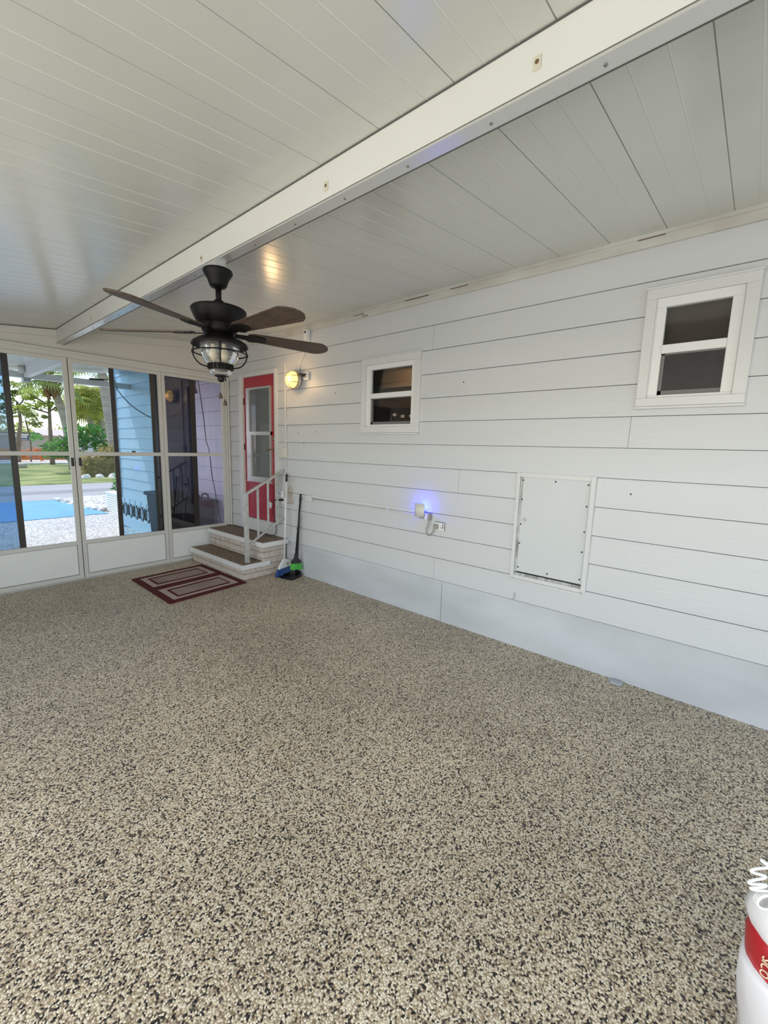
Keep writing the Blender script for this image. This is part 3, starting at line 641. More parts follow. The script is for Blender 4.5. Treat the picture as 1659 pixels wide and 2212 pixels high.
# conduits and boxes by the door
vc = thing('cable_trunking', (W, 4.5, 1.3), 'white vertical trunking strip running down beside the red door frame', 'trunking')
MB().box(W-.018, W, 4.485, 4.508, 1.628, 2.68).box(W-.010, W, 4.487, 4.500, 1.05, 1.502).build('strip', TRIMW, vc, .002)
sw = thing('light_switch', (W, 4.52, 1.565), 'cream switch box on the trunking right of the door handle', 'switch')
MB().box(W-.045, W, 4.464, 4.556, 1.503, 1.628).build('switch_box', CREAMP, sw, .004)
MB().box(W-.055, W-.044, 4.498, 4.522, 1.535, 1.60).build('rocker', CREAMP, sw, .002)
tm = thing('plug_timer', (W, 4.6, 1.02), 'white plug-in timer box between the door and the white broom handle', 'timer')
MB().box(W-.04, W, 4.535, 4.63, .985, 1.068).build('timer_body', WHITEP, tm, .004)
MB().box(W-.043, W-.039, 4.555, 4.61, 1.012, 1.05).build('dial_window', mat('pale grey face', (.5, .52, .58), .3), tm)
op = thing('wall_outlet', (W, 4.56, .93), 'white outlet plate under the plug-in timer with a black plug', 'outlet')
MB().box(W-.012, W, 4.52, 4.60, .895, .985).build('cover_plate', WHITEP, op, .002)
MB().tube([(W-.012, 4.555, .948), (W-.05, 4.565, .948), (W-.075, 4.60, .95), (W-.085, 4.66, .935)], [.016, .016, .010, .005]).build('plug', BLACKP, op)
cordp = [(W-.085, 4.655, .936), (W-.08, 4.70, .91), (W-.08, 4.705, .82), (W-.075, 4.66, .70), (W-.08, 4.62, .60), (W-.08, 4.63, .50), (W-.09, 4.72, .447), (W-.07, 4.9, .445), (W-.05, 5.1, .445), (W-.05, 5.35, .446), (W-.04, 5.55, .446), (W-.06, 5.78, .446), (W-.10, 5.845, .446)]
tag(MB().tube(spline(cordp), .0045, 8).build('extension_cord', BLACKP, None, 0, (W-.08, 5.0, .45)), 'black extension cord running along the back of the top step to the outlet', 'cord')
m = MB(); m.box(W-.095, W-.093, 4.69, 4.755, .83, .905); tag(m.build('cord_tag', WHITEP, None, 0, (W-.09, 4.72, .87)), 'white paper tag on the black extension cord', 'tag')
ob = bpy.data.objects['cord_tag']; ob.rotation_euler = (R(20), 0, 0)
# wire charm hung on a hook
hc = thing('hanging_charm', (W-.02, 4.39, 1.08), 'small wire hoop charm with twine ends hung beside the white broom', 'charm')
TW = mat('twine', (.50, .38, .26), .8)
m = MB(); m.torus((W-.02, 4.392, 1.085), .055, .0035, (1, 0, 0), sc=(1, .72)); m.torus((W-.02, 4.392, 1.085), .025, .0025, (1, 0, 0)); m.build('hoop', TW, hc)
m = MB(); m.torus((W-.012, 4.36, 1.225), .032, .002, (1, 0, 0), sc=(1, .5)); m.tube([(W-.015, 4.40, 1.205), (W-.02, 4.395, 1.19), (W-.02, 4.392, 1.14)], .003, 6); m.build('hook_loop', CREAMP, hc)
m = MB()
for a, b_ in ((4.43, 4.445), (4.415, 4.40), (4.365, 4.37), (4.345, 4.35)):
    m.tube(spline([(W-.02, a, 1.05), (W-.018, b_+.012, .99), (W-.022, b_-.012, .95), (W-.018, b_, .915)]), .003, 6)
    m.ball((W-.02, b_, .918), .007, 8, 5)
m.build('twine_end', TW, hc)
# horizontal trunking
hz = thing('cable_trunking', (W, 3.4, 1.03), 'white horizontal trunking running along the siding to the night light', 'trunking')
m = MB(); m.box(W-.012, W, 2.41, 3.965, 1.034, 1.060).box(W-.012, W, 4.08, 4.48, 1.026, 1.048); m.build('strip', TRIMW, hz, .002)
m = MB(); m.tube([(W-.01, 2.41, 1.020), (W-.01, 2.7, 1.022), (W-.008, 3.2, 1.019), (W-.01, 3.965, 1.018)], .0065, 8); m.build('conduit', mat('grey conduit', (.66, .65, .63), .5), hz)
MB().box(W-.035, W, 3.965, 4.083, .985, 1.055).build('junction_box', TRIMW, hz, .003)
MB().box(W-.02, W, 2.755, 2.775, 1.01, 1.065).build('clip', TRIMW, hz)
# plug-in night light with blue glow
nl = thing('night_light', (W, 2.3, 1.0), 'white curved panel night light throwing a violet blue glow up the wall', 'night light')
m = MB(); vs = []; n = 10
Z0, Z1, YA, YB = .992, 1.137, 2.27, 2.378
for i in range(n+1):
    t = i/n; y_ = YA+(YB-YA)*t; x_ = W-.066-.010*math.sin(math.pi*t)
    zb = Z0+.012*(1 if 0 < i < n else 2); vs += [(x_, y_, zb+(.010*(1-t))), (x_, y_, Z1), (x_+.006, y_, zb+(.010*(1-t))), (x_+.006, y_, Z1)]
for i in range(n):
    a = 4*i; m.add([vs[a], vs[a+1], vs[a+5], vs[a+4], vs[a+2], vs[a+3], vs[a+7], vs[a+6]], [(0,3,2,1),(4,5,6,7),(1,2,6,5),(0,4,7,3)]+([(0,1,5,4)] if i == 0 else [])+([(3,7,6,2)] if i == n-1 else []), True)
m.build('diffuser_panel', mat('night light panel', (.70, .70, .64), .4), nl)
MB().box(W-.045, W, 2.285, 2.345, .99, 1.065).build('back_body', GREYP, nl, .004)
LED = mat('blue led', (.1, .1, 1), .5, emit=(.12, .08, 1), estr=12)
MB().box(W-.046, W-.038, 2.30, 2.335, 1.068, 1.074).build('led_strip', LED, nl)
l = bpy.data.lights.new('night_light_glow', 'POINT'); l.energy = 1.9; l.color = (.02, .035, 1); l.shadow_soft_size = .02
q = bpy.data.objects.new('night_light_glow', l); q.location = (W-.040, 2.312, 1.105); COL.objects.link(q)
bx_ = thing('wall_outlet', (W, 2.27, 1.0), 'white surface outlet box behind the night light, feeding a grey looped cord', 'outlet')
MB().box(W-.035, W, 2.245, 2.31, .985, 1.045).build('outlet_box', WHITEP, bx_, .003)
MB().box(W-.045, W, 2.225, 2.244, .978, 1.052).build('end_plug', GREYP, bx_, .003)
o3 = thing('wall_outlet', (W, 2.12, .90), 'weathered white outlet at the right end of the looped grey cord', 'outlet')
MB().box(W-.012, W+.004, 2.060, 2.178, .896, .975).build('cover_plate', WHITEP, o3, .002)
m = MB(); m.box(W-.016, W-.011, 2.062, 2.067, .9, .972).box(W-.014, W-.011, 2.085, 2.09, .925, .965).box(W-.014, W-.011, 2.085, 2.11, .922, .926).box(W-.014, W-.011, 2.07, 2.178, .974, .978); m.build('cover_slot', BLACKP, o3)
MB().box(W-.045, W-.012, 2.135, 2.175, .91, .955).build('plug', GREYP, o3, .004)
cp = [(W-.03, 2.236, .98), (W-.03, 2.245, .93), (W-.028, 2.262, .88), (W-.026, 2.252, .84), (W-.026, 2.222, .838), (W-.03, 2.19, .87), (W-.035, 2.168, .915)]
tag(MB().tube(spline(cp), .0055, 10).build('looped_cord', GREYP, None, 0, (W-.03, 2.22, .9)), 'grey cord looping down between the two outlets by the night light', 'cord')

# ------------------------------------------------------------------ access hatch
ht = thing('access_hatch', (W, 1.1, .6), 'white riveted metal access hatch set in the lower siding', 'hatch')
m = MB()
m.box(W-.014, W+.02, 1.374, 1.402, .612, 1.487).box(W-.018, W+.02, .805, .838, .612, 1.487).box(W-.010, W+.012, .838, 1.374, 1.452, 1.487).box(W-.010, W+.02, .838, 1.374, .600, .632)
m.build('hatch_frame', TRIMW, ht, .002)
m = MB(); m.box(W+.004, W+.012, .842, 1.354, .664, 1.452).box(W-.004, W+.004, .842, .85, .664, 1.452); m.build('hatch_panel', mat('hatch panel paint', (.66, .68, .68), .4, nscale=1.5, namt=.05), ht, .001)
m = MB(); m.box(W+.016, W+.03, .838, 1.374, .60, 1.48); m.build('hatch_void', BLACKP, ht)
m = MB(); m.box(W+.002, W+.014, 1.354, 1.372, .66, 1.452).box(W+.002, W+.014, .842, 1.37, .632, .652); m.build('hinge_strip', mat('chipped strip', (.55, .56, .54), .5, nscale=25, col2=(.2, .2, .19), stretch=(1, 1, .3)), ht)
MB().box(W-.012, W+.012, .835, 1.39, .585, .598).build('sill_strip', TRIMW, ht)
for (y_, z_) in ((1.353, 1.425), (1.097, 1.43), (.859, 1.422), (1.352, 1.269), (1.349, 1.063), (1.347, .904), (1.345, .7), (1.102, .692), (.858, .7), (.860, .914), (.856, 1.069), (.857, 1.262)):
    MB().lathe([(0, -.005), (.005, -.004), (.0075, .001)], (W+.004, y_, z_), (1, 0, 0), 12).build('rivet', mat('dark rivet', (.06, .06, .065), .4, metal=.3), ht)
m = MB(); m.torus((W+.002, 1.318, 1.105), .014, .0022, (1, 0, 0)); m.lathe([(0, -.006), (.006, -.005), (.008, .002)], (W+.004, 1.318, 1.105), (1, 0, 0), 12); m.build('latch', ALU, ht)
tag(MB().tube(spline([(W-.004, 1.352, .472), (W-.018, 1.35, .468), (W-.02, 1.352, .44), (W-.018, 1.36, .425), (W-.004, 1.37, .418)]), .004, 8).build('wall_hook', mat('painted wire', (.5, .52, .54), .5), None, 0, (W-.01, 1.355, .44)), 'bent wire hook sticking out of the siding below the hatch', 'hook')
m = MB(); m.prism([(3.262, .506), (3.272, .49), (3.30, .486), (3.322, .49), (3.322, .565), (3.305, .578), (3.28, .575), (3.266, .56)], .001, .016)
cl = m.build('plastic_clip', film('milky plastic', (.7, .75, .8), haze=.55), None, .004, (3.3, .53, 0)); tag(cl, 'small clear plastic piece lying at the foot of the wall', 'plastic piece')

# ------------------------------------------------------------------ brooms and dustpan
wb = thing('push_broom', (3.14, 4.37, 0), 'broom with a white handle and blue bristles leaning by the steps', 'broom')
top, base = Vector((3.285, 4.425, 1.29)), Vector((3.185, 4.355, .205))
dn = (base-top).normalized()
MB().tube([base, top-Vector((0, 0, 0))+dn*.085], .011, 12).build('handle', WHITEP, wb)
MB().tube([top+dn*.09, top], .0135, 12).torus(top+Vector((0, 0, .008)), .009, .003, (1, 0, 0), n=16).build('handle_grip', BLACKP, wb)
def slab_poly(name, pts, y0, th, m_, parent, tilt=0, bev=.004):
    n = len(pts); m = MB(); vs = [(x, y0-th/2+tilt*(z), z) for x, z in pts]+[(x, y0+th/2+tilt*(z), z) for x, z in pts]
    m.add(vs, [tuple(range(n)), tuple(reversed(range(n, 2*n)))]+[(i, n+i, n+(i+1) % n, (i+1) % n) for i in range(n)]); return m.build(name, m_, parent, bev)
slab_poly('broom_head', [(3.168, .215), (3.205, .215), (3.262, .185), (3.272, .115), (3.18, .098), (3.085, .085), (3.10, .125), (3.145, .185)], 4.352, .035, WHITEP, wb)
slab_poly('head_label', [(3.205, .175), (3.24, .168), (3.238, .128), (3.205, .133)], 4.333, .001, mat('olive label', (.45, .45, .33), .5), wb, 0, 0)
BLUEB = mat('blue bristle', (.03, .10, .34), .6, nscale=120, namt=.4)
m = MB()
for i in range(150):
    t = rnd.random(); x0 = 3.085+.19*t; z0 = .095+.025*t; yb = 4.352+rnd.uniform(-.02, .02)
    x1 = 3.04+.235*t+rnd.uniform(-.006, .006); z1 = .004+.055*max(0, t-.15)+rnd.uniform(0, .006); m.bar((x0, yb, z0), (x1, yb+rnd.uniform(-.025, .015), z1), .006, .005)
m.build('bristles', BLUEB, wb)
db = thing('upright_broom', (3.24, 4.17, .1), 'broom with a black handle and bright green bristles standing in the dustpan', 'broom')
ht_, hb = Vector((3.318, 4.185, 1.055)), Vector((3.228, 4.172, .29))
MB().tube([hb, ht_], .0115, 12).build('handle', BLACKP, db); MB().tube([ht_-(ht_-hb).normalized()*.09, ht_+Vector((0, 0, .004))], .0135, 12).build('handle_grip', BLACKP, db)
slab_poly('broom_head', [(3.215, .31), (3.243, .31), (3.26, .245), (3.298, .21), (3.302, .172), (3.158, .190), (3.165, .222), (3.205, .25)], 4.172, .035, mat('charcoal plastic', (.03, .03, .032), .5), db)
GR = mat('green bristle', (.12, .62, .10), .6, nscale=120, namt=.3)
m = MB()
for i in range(140):
    t = rnd.random(); x0 = 3.16+.14*t; z0 = .195-.018*t; x1 = 3.148+.172*t+rnd.uniform(-.004, .004); z1 = .115-.022*t+rnd.uniform(-.004, .008); yb = 4.172+rnd.uniform(-.016, .016)
    m.bar((x0, yb, z0), (x1, yb*1.0+rnd.uniform(-.01, .004), z1), .006, .005)
m.build('bristles', GR, db)
dp = thing('dustpan', (3.2, 4.2, 0), 'black upright dustpan with a long handle by the wall', 'dustpan')
m = MB(); P_ = [(3.065, 4.32), (3.105, 4.095), (3.285, 4.14), (3.318, 4.30), (3.27, 4.36)]
cx_ = (3.2, 4.22)
n = len(P_)
m.prism(P_, .001, .006)
hts = [.006, .006, .055, .085, .06]
for i in range(n):
    j = (i+1) % n
    if i == 0: continue
    a, b_ = P_[i], P_[j]; m.add([(a[0], a[1], .002), (b_[0], b_[1], .002), (b_[0], b_[1], hts[j]), (a[0], a[1], hts[i]), (a[0]*.97+cx_[0]*.03, a[1]*.97+cx_[1]*.03, .002), (b_[0]*.97+cx_[0]*.03, b_[1]*.97+cx_[1]*.03, .002), (b_[0]*.97+cx_[0]*.03, b_[1]*.97+cx_[1]*.03, hts[j]), (a[0]*.97+cx_[0]*.03, a[1]*.97+cx_[1]*.03, hts[i])],
        [(0,1,2,3),(7,6,5,4),(3,2,6,7)])
m.build('pan', BLACKP, dp)
MB().tube([(3.262, 4.19, .03), (3.276, 4.195, .28), (3.312, 4.205, .79)], .0095, 10).build('handle', BLACKP, dp)
MB().bar((3.225, 4.175, .36), (3.29, 4.2, .355), .016, .012).build('clip', BLACKP, dp)
MB().bar((3.255, 4.18, .62), (3.305, 4.2, .615), .016, .012).build('clip', BLACKP, dp)

# ------------------------------------------------------------------ bag at the near right
bg = thing('grocery_bag', (1.36, -.31, 0), 'white plastic bag holding a red package, cut by the right edge of the photo', 'bag')
r2 = Vector((cr.x, cr.y, 0)).normalized(); f2 = Vector((cf.x, cf.y, 0)).normalized()
def bp_(u, v_, z): p = Vector((1.235, -.155, 0))+r2*u+f2*v_; return (p.x, p.y, z)
WB = mat('white bag film', (.80, .78, .80), .3, nscale=6, namt=.08, bump=.5, bscale=9)
def loft(name, rows, m_, par):   # rows: (z, u0, halfdepth, width)
    m = MB(); n = 20; vs = []
    for z, u0, hd, wd in rows:
        for k in range(n):
            a = 2*math.pi*k/n; c_, s_ = math.cos(a), math.sin(a); c2 = math.copysign(abs(c_)**.7, c_); s2 = math.copysign(abs(s_)**.7, s_)
            vs.append(bp_(u0+wd/2-c2*wd/2, s2*hd+.006*math.sin(5*a+z*20), z))
    m.add(vs, [(i*n+k, i*n+(k+1) % n, (i+1)*n+(k+1) % n, (i+1)*n+k) for i in range(len(rows)-1) for k in range(n)]+[tuple(range((len(rows)-1)*n, len(rows)*n))], True)
    return m.build(name, m_, par)
loft('package', [(.02, .06, .07, .22), (.30, .035, .075, .24), (.40, .012, .08, .26), (.45, .006, .08, .26), (.50, .002, .075, .26), (.54, .01, .06, .24)], mat('red package', (.42, .012, .02), .35), bg)
loft('bag_lower', [(.0, .045, .08, .25), (.20, .035, .085, .26), (.27, .022, .09, .27), (.355, .004, .09, .28), (.41, -.004, .085, .28), (.432, .0, .08, .27)], WB, bg)
loft('bag_upper', [(.475, .030, .055, .23), (.50, .018, .075, .25), (.53, .004, .082, .26), (.556, -.003, .082, .265), (.582, -.001, .075, .26), (.600, .003, .06, .25), (.606, .03, .04, .2)], WB, bg)
tx = bpy.data.curves.new('lettering', 'FONT'); tx.body = 'SICO'; tx.size = .024; tx.extrude = .0008; tx.align_x = 'CENTER'
to = bpy.data.objects.new('lettering', tx); COL.objects.link(to)
dg = bpy.context.evaluated_depsgraph_get(); me = bpy.data.meshes.new_from_object(to.evaluated_get(dg)); bpy.data.objects.remove(to)
me.materials.append(mat('cream lettering', (.75, .66, .45), .5)); to = bpy.data.objects.new('lettering', me); COL.objects.link(to); to.parent = bg
nrm = (-f2*.55-r2*.83).normalized(); right = Vector((0, 0, -1)); up_ = nrm.cross(right).normalized()
Mx = Matrix((right, up_, nrm)).transposed().to_4x4(); Mx.translation = Vector(bp_(-.003, -.020, .475))-Vector(bg.location); to.matrix_local = Mx
m = MB(); m.tube([bp_(.012, -.035, .48), bp_(.010, -.052, .455), bp_(.018, -.062, .43)], [.006, .008, .006], 6); m.build('yellow_stripe', mat('yellow stripe', (.62, .45, .05), .4), bg)
rb = MB(); pts = []
for i in range(70):
    t = i/69; a = t*3.4*2*math.pi; pts.append(bp_(.0+.026*math.cos(a)+.006*t, -.01+.02*t, .632+.020*math.sin(a)-.008*t))
rb.tube(pts, .0034, 6)
zig = [(.01, .652), (-.03, .656), (-.038, .660), (-.010, .664), (-.006, .670), (-.043, .672), (-.040, .680), (-.012, .688), (-.012, .694), (-.044, .704), (-.036, .712), (-.008, .716), (-.010, .722), (-.027, .736), (.0, .722), (.03, .73)]
rb.tube(spline([bp_(u, .0, z) for u, z in zig], 5), .0034, 6); rb.build('curled_ribbon', mat('white ribbon', (.85, .85, .84), .35), bg)

# ------------------------------------------------------------------ outside: ground
def gz(y): return -.02-.23*min(1, max(0, (y-D)/5))
m = MB(); ys = [D+.05, 7, 8, 9, 10, 11, 12.6, 13]
for a, b_ in zip(ys, ys[1:]): m.quad((-12, a, gz(a)), (W+.08 if b_ <= 10.6 else 14, a, gz(a)), (W+.08 if b_ <= 10.6 else 14, b_, gz(b_)), (-12, b_, gz(b_)))
struct(m.build('driveway', GRAVEL), 'grey exposed aggregate drive just outside the screens')
G = -.25
struct(MB().box(-80, 90, -60, 120, -1.2, G-.03).build('ground', mat('sandy ground', (.42, .38, .30), .9, nscale=.6, namt=.2)), 'sandy ground')
struct(MB().prism([(-12, 12.35), (3.70, 12.70), (3.42, 14.7), (3.32, 16.55), (-12, 16.95)], G-.02, G+.012).build('driveway', BLUEP), 'blue painted part of the drive')
struct(MB().prism([(-60, 17.0), (60, 16.3), (60, 22.1), (-60, 22.5)], G-.02, G+.006).build('road', ROAD), 'pale asphalt road past the drive')
struct(MB().prism([(-60, 18.9), (60, 18.3), (60, 19.3), (-60, 19.9)], G+.004, G+.010).build('road', mat('road patch', (.29, .29, .30), .85, nscale=1, namt=.1)), 'darker strip along the road')
struct(MB().prism([(-60, 22.5), (60, 22.1), (60, 41), (-60, 43.5)], G-.02, G+.02).build('lawn', LAWN), 'green lawn across the road')
struct(MB().prism([(-60, 43.5), (60, 41), (60, 52), (-60, 56)], G-.02, G+.012).build('road', mat('pale far road', (.62, .58, .50), .85)), 'pale far road')
def rock(m, c, r):
    c = Vector(c); n, q = 8, 5; vs = []; fs = []; sd = rnd.random()*50
    for i in range(q+1):
        ph = math.pi*i/q
        for k in range(n):
            a = 2*math.pi*k/n; v_ = Vector((math.sin(ph)*math.cos(a), math.sin(ph)*math.sin(a), math.cos(ph)*.65)); v_ *= r*(1+.45*noise.noise(v_*1.6+Vector((sd, 0, 0)))); vs.append(c+v_)
    for i in range(q):
        for k in range(n): fs.append((i*n+k, (i+1)*n+k, (i+1)*n+(k+1) % n, i*n+(k+1) % n))
    m.add(vs, fs, False)
m = MB()
m.prism([(3.44, 14.7), (3.66, 13.4), (6.2, 13.4), (6.2, 16.4), (3.33, 16.5)], G-.02, G+.01)
for i in range(700):
    y_ = rnd.uniform(13.45, 16.45); x_ = rnd.uniform(3.72-.1*(y_-12.7), 5.9); rock(m, (x_, y_, G+.03), rnd.uniform(.05, .12))
tag(m.build('white_rocks', WROCK), 'bed of white rocks between the blue drive and the road', 'rocks', kind='stuff')
ORD = ['first', 'second', 'third', 'fourth', 'fifth', 'sixth']
for i in range(6):
    m = MB(); x_ = 6.4+i*.62+rnd.uniform(-.05, .05); y_ = 25.2+rnd.uniform(-.1, .1); rock(m, (x_, y_, G+.08), rnd.uniform(.2, .27))
    tag(m.build('border_rock', WROCK, None, 0, (x_, y_, G)), ORD[i]+' white rock from the left in the row bordering the tan hedge', 'rock', 'white rocks along the tan hedge')
# brick planter at the house corner
pl_ = MB(); pl_.box(3.84, 4.3, 12.2, 13.3, G, .26)
pb = thing('brick_planter', (4.0, 12.8, G), 'low white brick planter at the end of the house wall', 'planter')
pl_.build('planter_core', MORT, pb)
m = MB()
for k in range(8):
    z0 = G+.0625*k; y_ = 12.16-.15*(k % 2)
    while y_ < 13.3: m.box(3.82, 3.85, max(y_, 12.17)+.004, min(y_+.3, 13.3), z0+.006, z0+.0565); y_ += .3
    x_ = 3.82-.15*(k % 2)
    while x_ < 4.3: m.box(max(x_, 3.82), min(x_+.3, 4.3)-.004, 12.17, 12.2, z0+.006, z0+.0565); x_ += .3
m.box(3.81, 4.32, 12.15, 13.32, .25, .28)
m.build('white_brick', mat('white brick', (.75, .73, .70), .8), pb)

# ------------------------------------------------------------------ outside: carport beams, cables, bins
cb_ = tag(MB().box(-1.6, W+.0, 9.66, 9.76, 2.695, 2.80).build('cross_beam', BEAMM, None, .003, (1, 9.7, 2.7)), 'cream cross beam near the outer edge of the carport roof', 'beam')
ob_ = thing('carport_beam', (1.73, 8, 2.7), 'short cream beam running out under the carport roof to the cross beam', 'beam')
MB().box(1.665, 1.745, D+.06, 9.66, 2.70, 2.875).build('beam_body', BEAMM, ob_)
MB().box(1.655, 1.755, 9.62, 9.80, 2.635, 2.90).build('end_plate', mat('grey end plate', (.36, .37, .37), .5), ob_)
m = MB()
for x_ in (1.68, 1.725):
    for z_ in (2.74, 2.77): m.lathe([(0, -.006), (.006, -.005), (.008, .001)], (x_, 9.62, z_), (0, 1, 0), 10)
m.build('bolt', BLACKM, ob_)
m = MB(); m.tube([(1.62, 9.5, 2.76), (1.62, 9.5, 2.86)], .05, 12); tag(m.build('junction_can', CREAMP, None, 0, (1.62, 9.5, 2.76)), 'cream round fitting on the side of the carport beam end', 'fitting')
fl = MB(); fl.bar((2.62, 9.6, 2.80), (2.86, 9.6, 2.815), .06, .03); tag(fl.build('cable_coupler', BLACKP, None, .004, (2.75, 9.6, 2.8)), 'black cable coupler resting on the cross beam', 'coupler')
tag(MB().tube(spline([(2.86, 9.58, 2.82), (2.95, 9.3, 2.78), (2.76, 8.6, 2.56), (2.72, 7.9, 2.26), (2.80, 7.4, 2.06), (2.86, 7.1, 2.015), (2.93, 6.9, 2.03), (3.0, 6.6, 2.2), (3.10, 6.5, 2.46), (3.13, 6.45, 2.58)]), .008, 8).build('hanging_cable', mat('dark blue cable', (.015, .02, .035), .5), None, 0, (2.86, 7, 2.0)), 'black cable sagging across the tinted panes outside', 'cable')
tag(MB().tube(spline([(3.10, 6.3, 2.57), (3.16, 6.3, 2.05), (3.19, 6.3, 1.7), (3.23, 6.3, 1.55), (3.26, 6.3, 1.2), (3.27, 6.25, .98), (3.28, 6.2, .7), (3.28, 6.1, .45), (3.26, 6.02, .2)]), .007, 8).build('drop_cable', MT['dark blue cable'], None, 0, (3.2, 6.3, 1.5)), 'black cable dropping down the siding behind the lilac pane', 'cable')
fb = MB(); fb.box(2.98, 3.06, 6.28, 6.34, 2.50, 2.60).tube([(3.04, 6.31, 2.57), (W, 6.33, 2.60)], .015).tube([(3.02, 6.3, 2.5), (3.06, 6.3, 2.38)], .03); tag(fb.build('flood_light', BLACKP, None, .004, (3.0, 6.3, 2.5)), 'black flood light fitting outside at the top of the navy pane', 'light')
BIN = mat('dark bin plastic', (.010, .012, .016), .5, spec=.3)
def bin_(x, y, hh, wt, dt, label, handle):
    t = thing('trash_bin', (x, y, gz(y)), label, 'bin'); z0 = gz(y)
    m = MB(); k = .78
    m.add([(x+sx*wt/2*k, y+sy*dt/2*k, z0) for sx, sy in ((-1,-1),(1,-1),(1,1),(-1,1))]+[(x+sx*wt/2, y+sy*dt/2, hh-.06) for sx, sy in ((-1,-1),(1,-1),(1,1),(-1,1))], [(0,3,2,1),(0,1,5,4),(1,2,6,5),(2,3,7,6),(3,0,4,7)])
    m.build('bin_body', BIN, t, .02)
    MB().box(x-wt/2-.03, x+wt/2+.03, y-dt/2-.03, y+dt/2+.03, hh-.07, hh-.01).build('bin_lid', BIN, t, .015)
    if handle:
        m = MB()
        for dx in (-.09, .05): m.tube(spline([(x+dx-.05, y-.1, hh-.02), (x+dx-.05, y-.1, hh+.05), (x+dx, y-.1, hh+.08), (x+dx+.05, y-.1, hh+.05), (x+dx+.05, y-.1, hh-.02)], 5), .012, 8)
        m.build('handle', BIN, t)
bin_(2.93, 7.25, .86, .42, .45, 'round topped dark bin outside behind the door stile', False)
bin_(3.11, 6.45, .80, .34, .42, 'dark bin with loop handles outside behind the navy pane', True)

# ------------------------------------------------------------------ outside: plants
def leafmat(n, a, b_):
    new = n not in MT; m_ = mat(n, a, .6, nscale=2.5, col2=b_)
    if new:
        t = m_.node_tree; p = t.nodes['Principled BSDF']; o_ = t.nodes['Material Output']; tl = t.nodes.new('ShaderNodeBsdfTranslucent'); mx = t.nodes.new('ShaderNodeMixShader'); mx.inputs[0].default_value = .5
        t.links.new(p.inputs['Base Color'].links[0].from_socket, tl.inputs[0]); t.links.new(p.outputs[0], mx.inputs[1]); t.links.new(tl.outputs[0], mx.inputs[2]); t.links.new(mx.outputs[0], o_.inputs[0])
    return m_
LG = leafmat('sunlit pine needles', (.50, .56, .09), (.20, .27, .05)); BGL = leafmat('glossy broad leaf', (.16, .42, .08), (.05, .20, .04))
YG = leafmat('yellow palm leaf', (.62, .62, .15), (.30, .36, .07)); HG = leafmat('tan hedge leaf', (.52, .44, .20), (.30, .27, .10)); FG = leafmat('palm frond leaf', (.22, .32, .08), (.42, .46, .14)); ORG = leafmat('orange blossom', (.75, .20, .03), (.60, .32, .05)); DGN = leafmat('dark far foliage', (.12, .20, .05), (.05, .09, .03))
BARK = mat('grey palm bark', (.42, .37, .32), .9, nscale=3, col2=(.30, .26, .22), bump=1, bscale=6, stretch=(.5, .5, 6)); PBARK = mat('pine bark', (.24, .17, .12), .9, nscale=6, namt=.4); BOOT = mat('palm boots', (.34, .18, .09), .9, nscale=8, col2=(.18, .09, .05))
def leaves(m, c, rad, n, size, asp=.45, droop=0):
    c = Vector(c)
    for i in range(n):
        d_ = Vector((rnd.gauss(0, 1), rnd.gauss(0, 1), rnd.gauss(0, 1))).normalized()*(rnd.random()**.4)
        p = c+Vector((d_.x*rad[0], d_.y*rad[1], d_.z*rad[2]))
        a = Vector((rnd.gauss(0, 1), rnd.gauss(0, 1), rnd.gauss(0, .6)-droop)).normalized(); b_ = a.orthogonal().normalized(); b_ = (b_*math.cos(i)+a.cross(b_)*math.sin(i))
        s_ = size*rnd.uniform(.6, 1.3); m.add([p-a*s_/2, p+b_*s_*asp/2, p+a*s_/2, p-b_*s_*asp/2], [(0, 1, 2, 3)])
def tree(name, label, cat, base, trunk, r0, r1, blobs, size, lm_, bark, dens=90, group=None, branches=()):
    t = thing(name, base, label, cat, group)
    m = MB(); pts = spline(trunk, 5); n = len(pts); m.tube(pts, [r0+(r1-r0)*i/(n-1) for i in range(n)], 10)
    for br_ in branches: m.tube(spline(br_, 4), .06, 6)
    m.build('trunk', bark, t)
    m = MB()
    for (x, y, z, rx, rz_) in blobs: leaves(m, (x, y, z), (rx, rx, rz_), int(dens*max(.4, rx*rz_)), size)
    m.build('foliage', lm_, t); return t
# spreading pines across the road
tree('pine_tree', 'tall thin pine with flat sunlit clumps, right of the tan house window', 'tree', (8.12, 40, G), [(8.12, 40, G), (8.15, 40, 2), (8.22, 40, 4), (8.2, 40, 5.6)], .17, .06,
     [(7.55, 40, 5.0, .75, .35), (8.35, 40, 5.15, .7, .4), (7.0, 40, 4.6, .45, .2), (7.6, 40, 4.1, .9, .32), (8.3, 40, 4.25, .8, .25), (6.7, 40, 3.8, .55, .25), (8.9, 40, 3.9, .4, .15), (7.1, 40, 3.35, .35, .12), (8.2, 40, 5.7, .5, .25), (7.9, 40, 3.3, .2, .1)], .30, LG, PBARK, 230,
     branches=[[(8.2, 40, 3.7), (8.8, 40, 4.2), (9.1, 40, 4.4)], [(8.2, 40, 4.2), (7.4, 40, 4.7), (7.0, 40, 5.0)], [(8.18, 40, 3.6), (7.2, 40, 3.9)]])
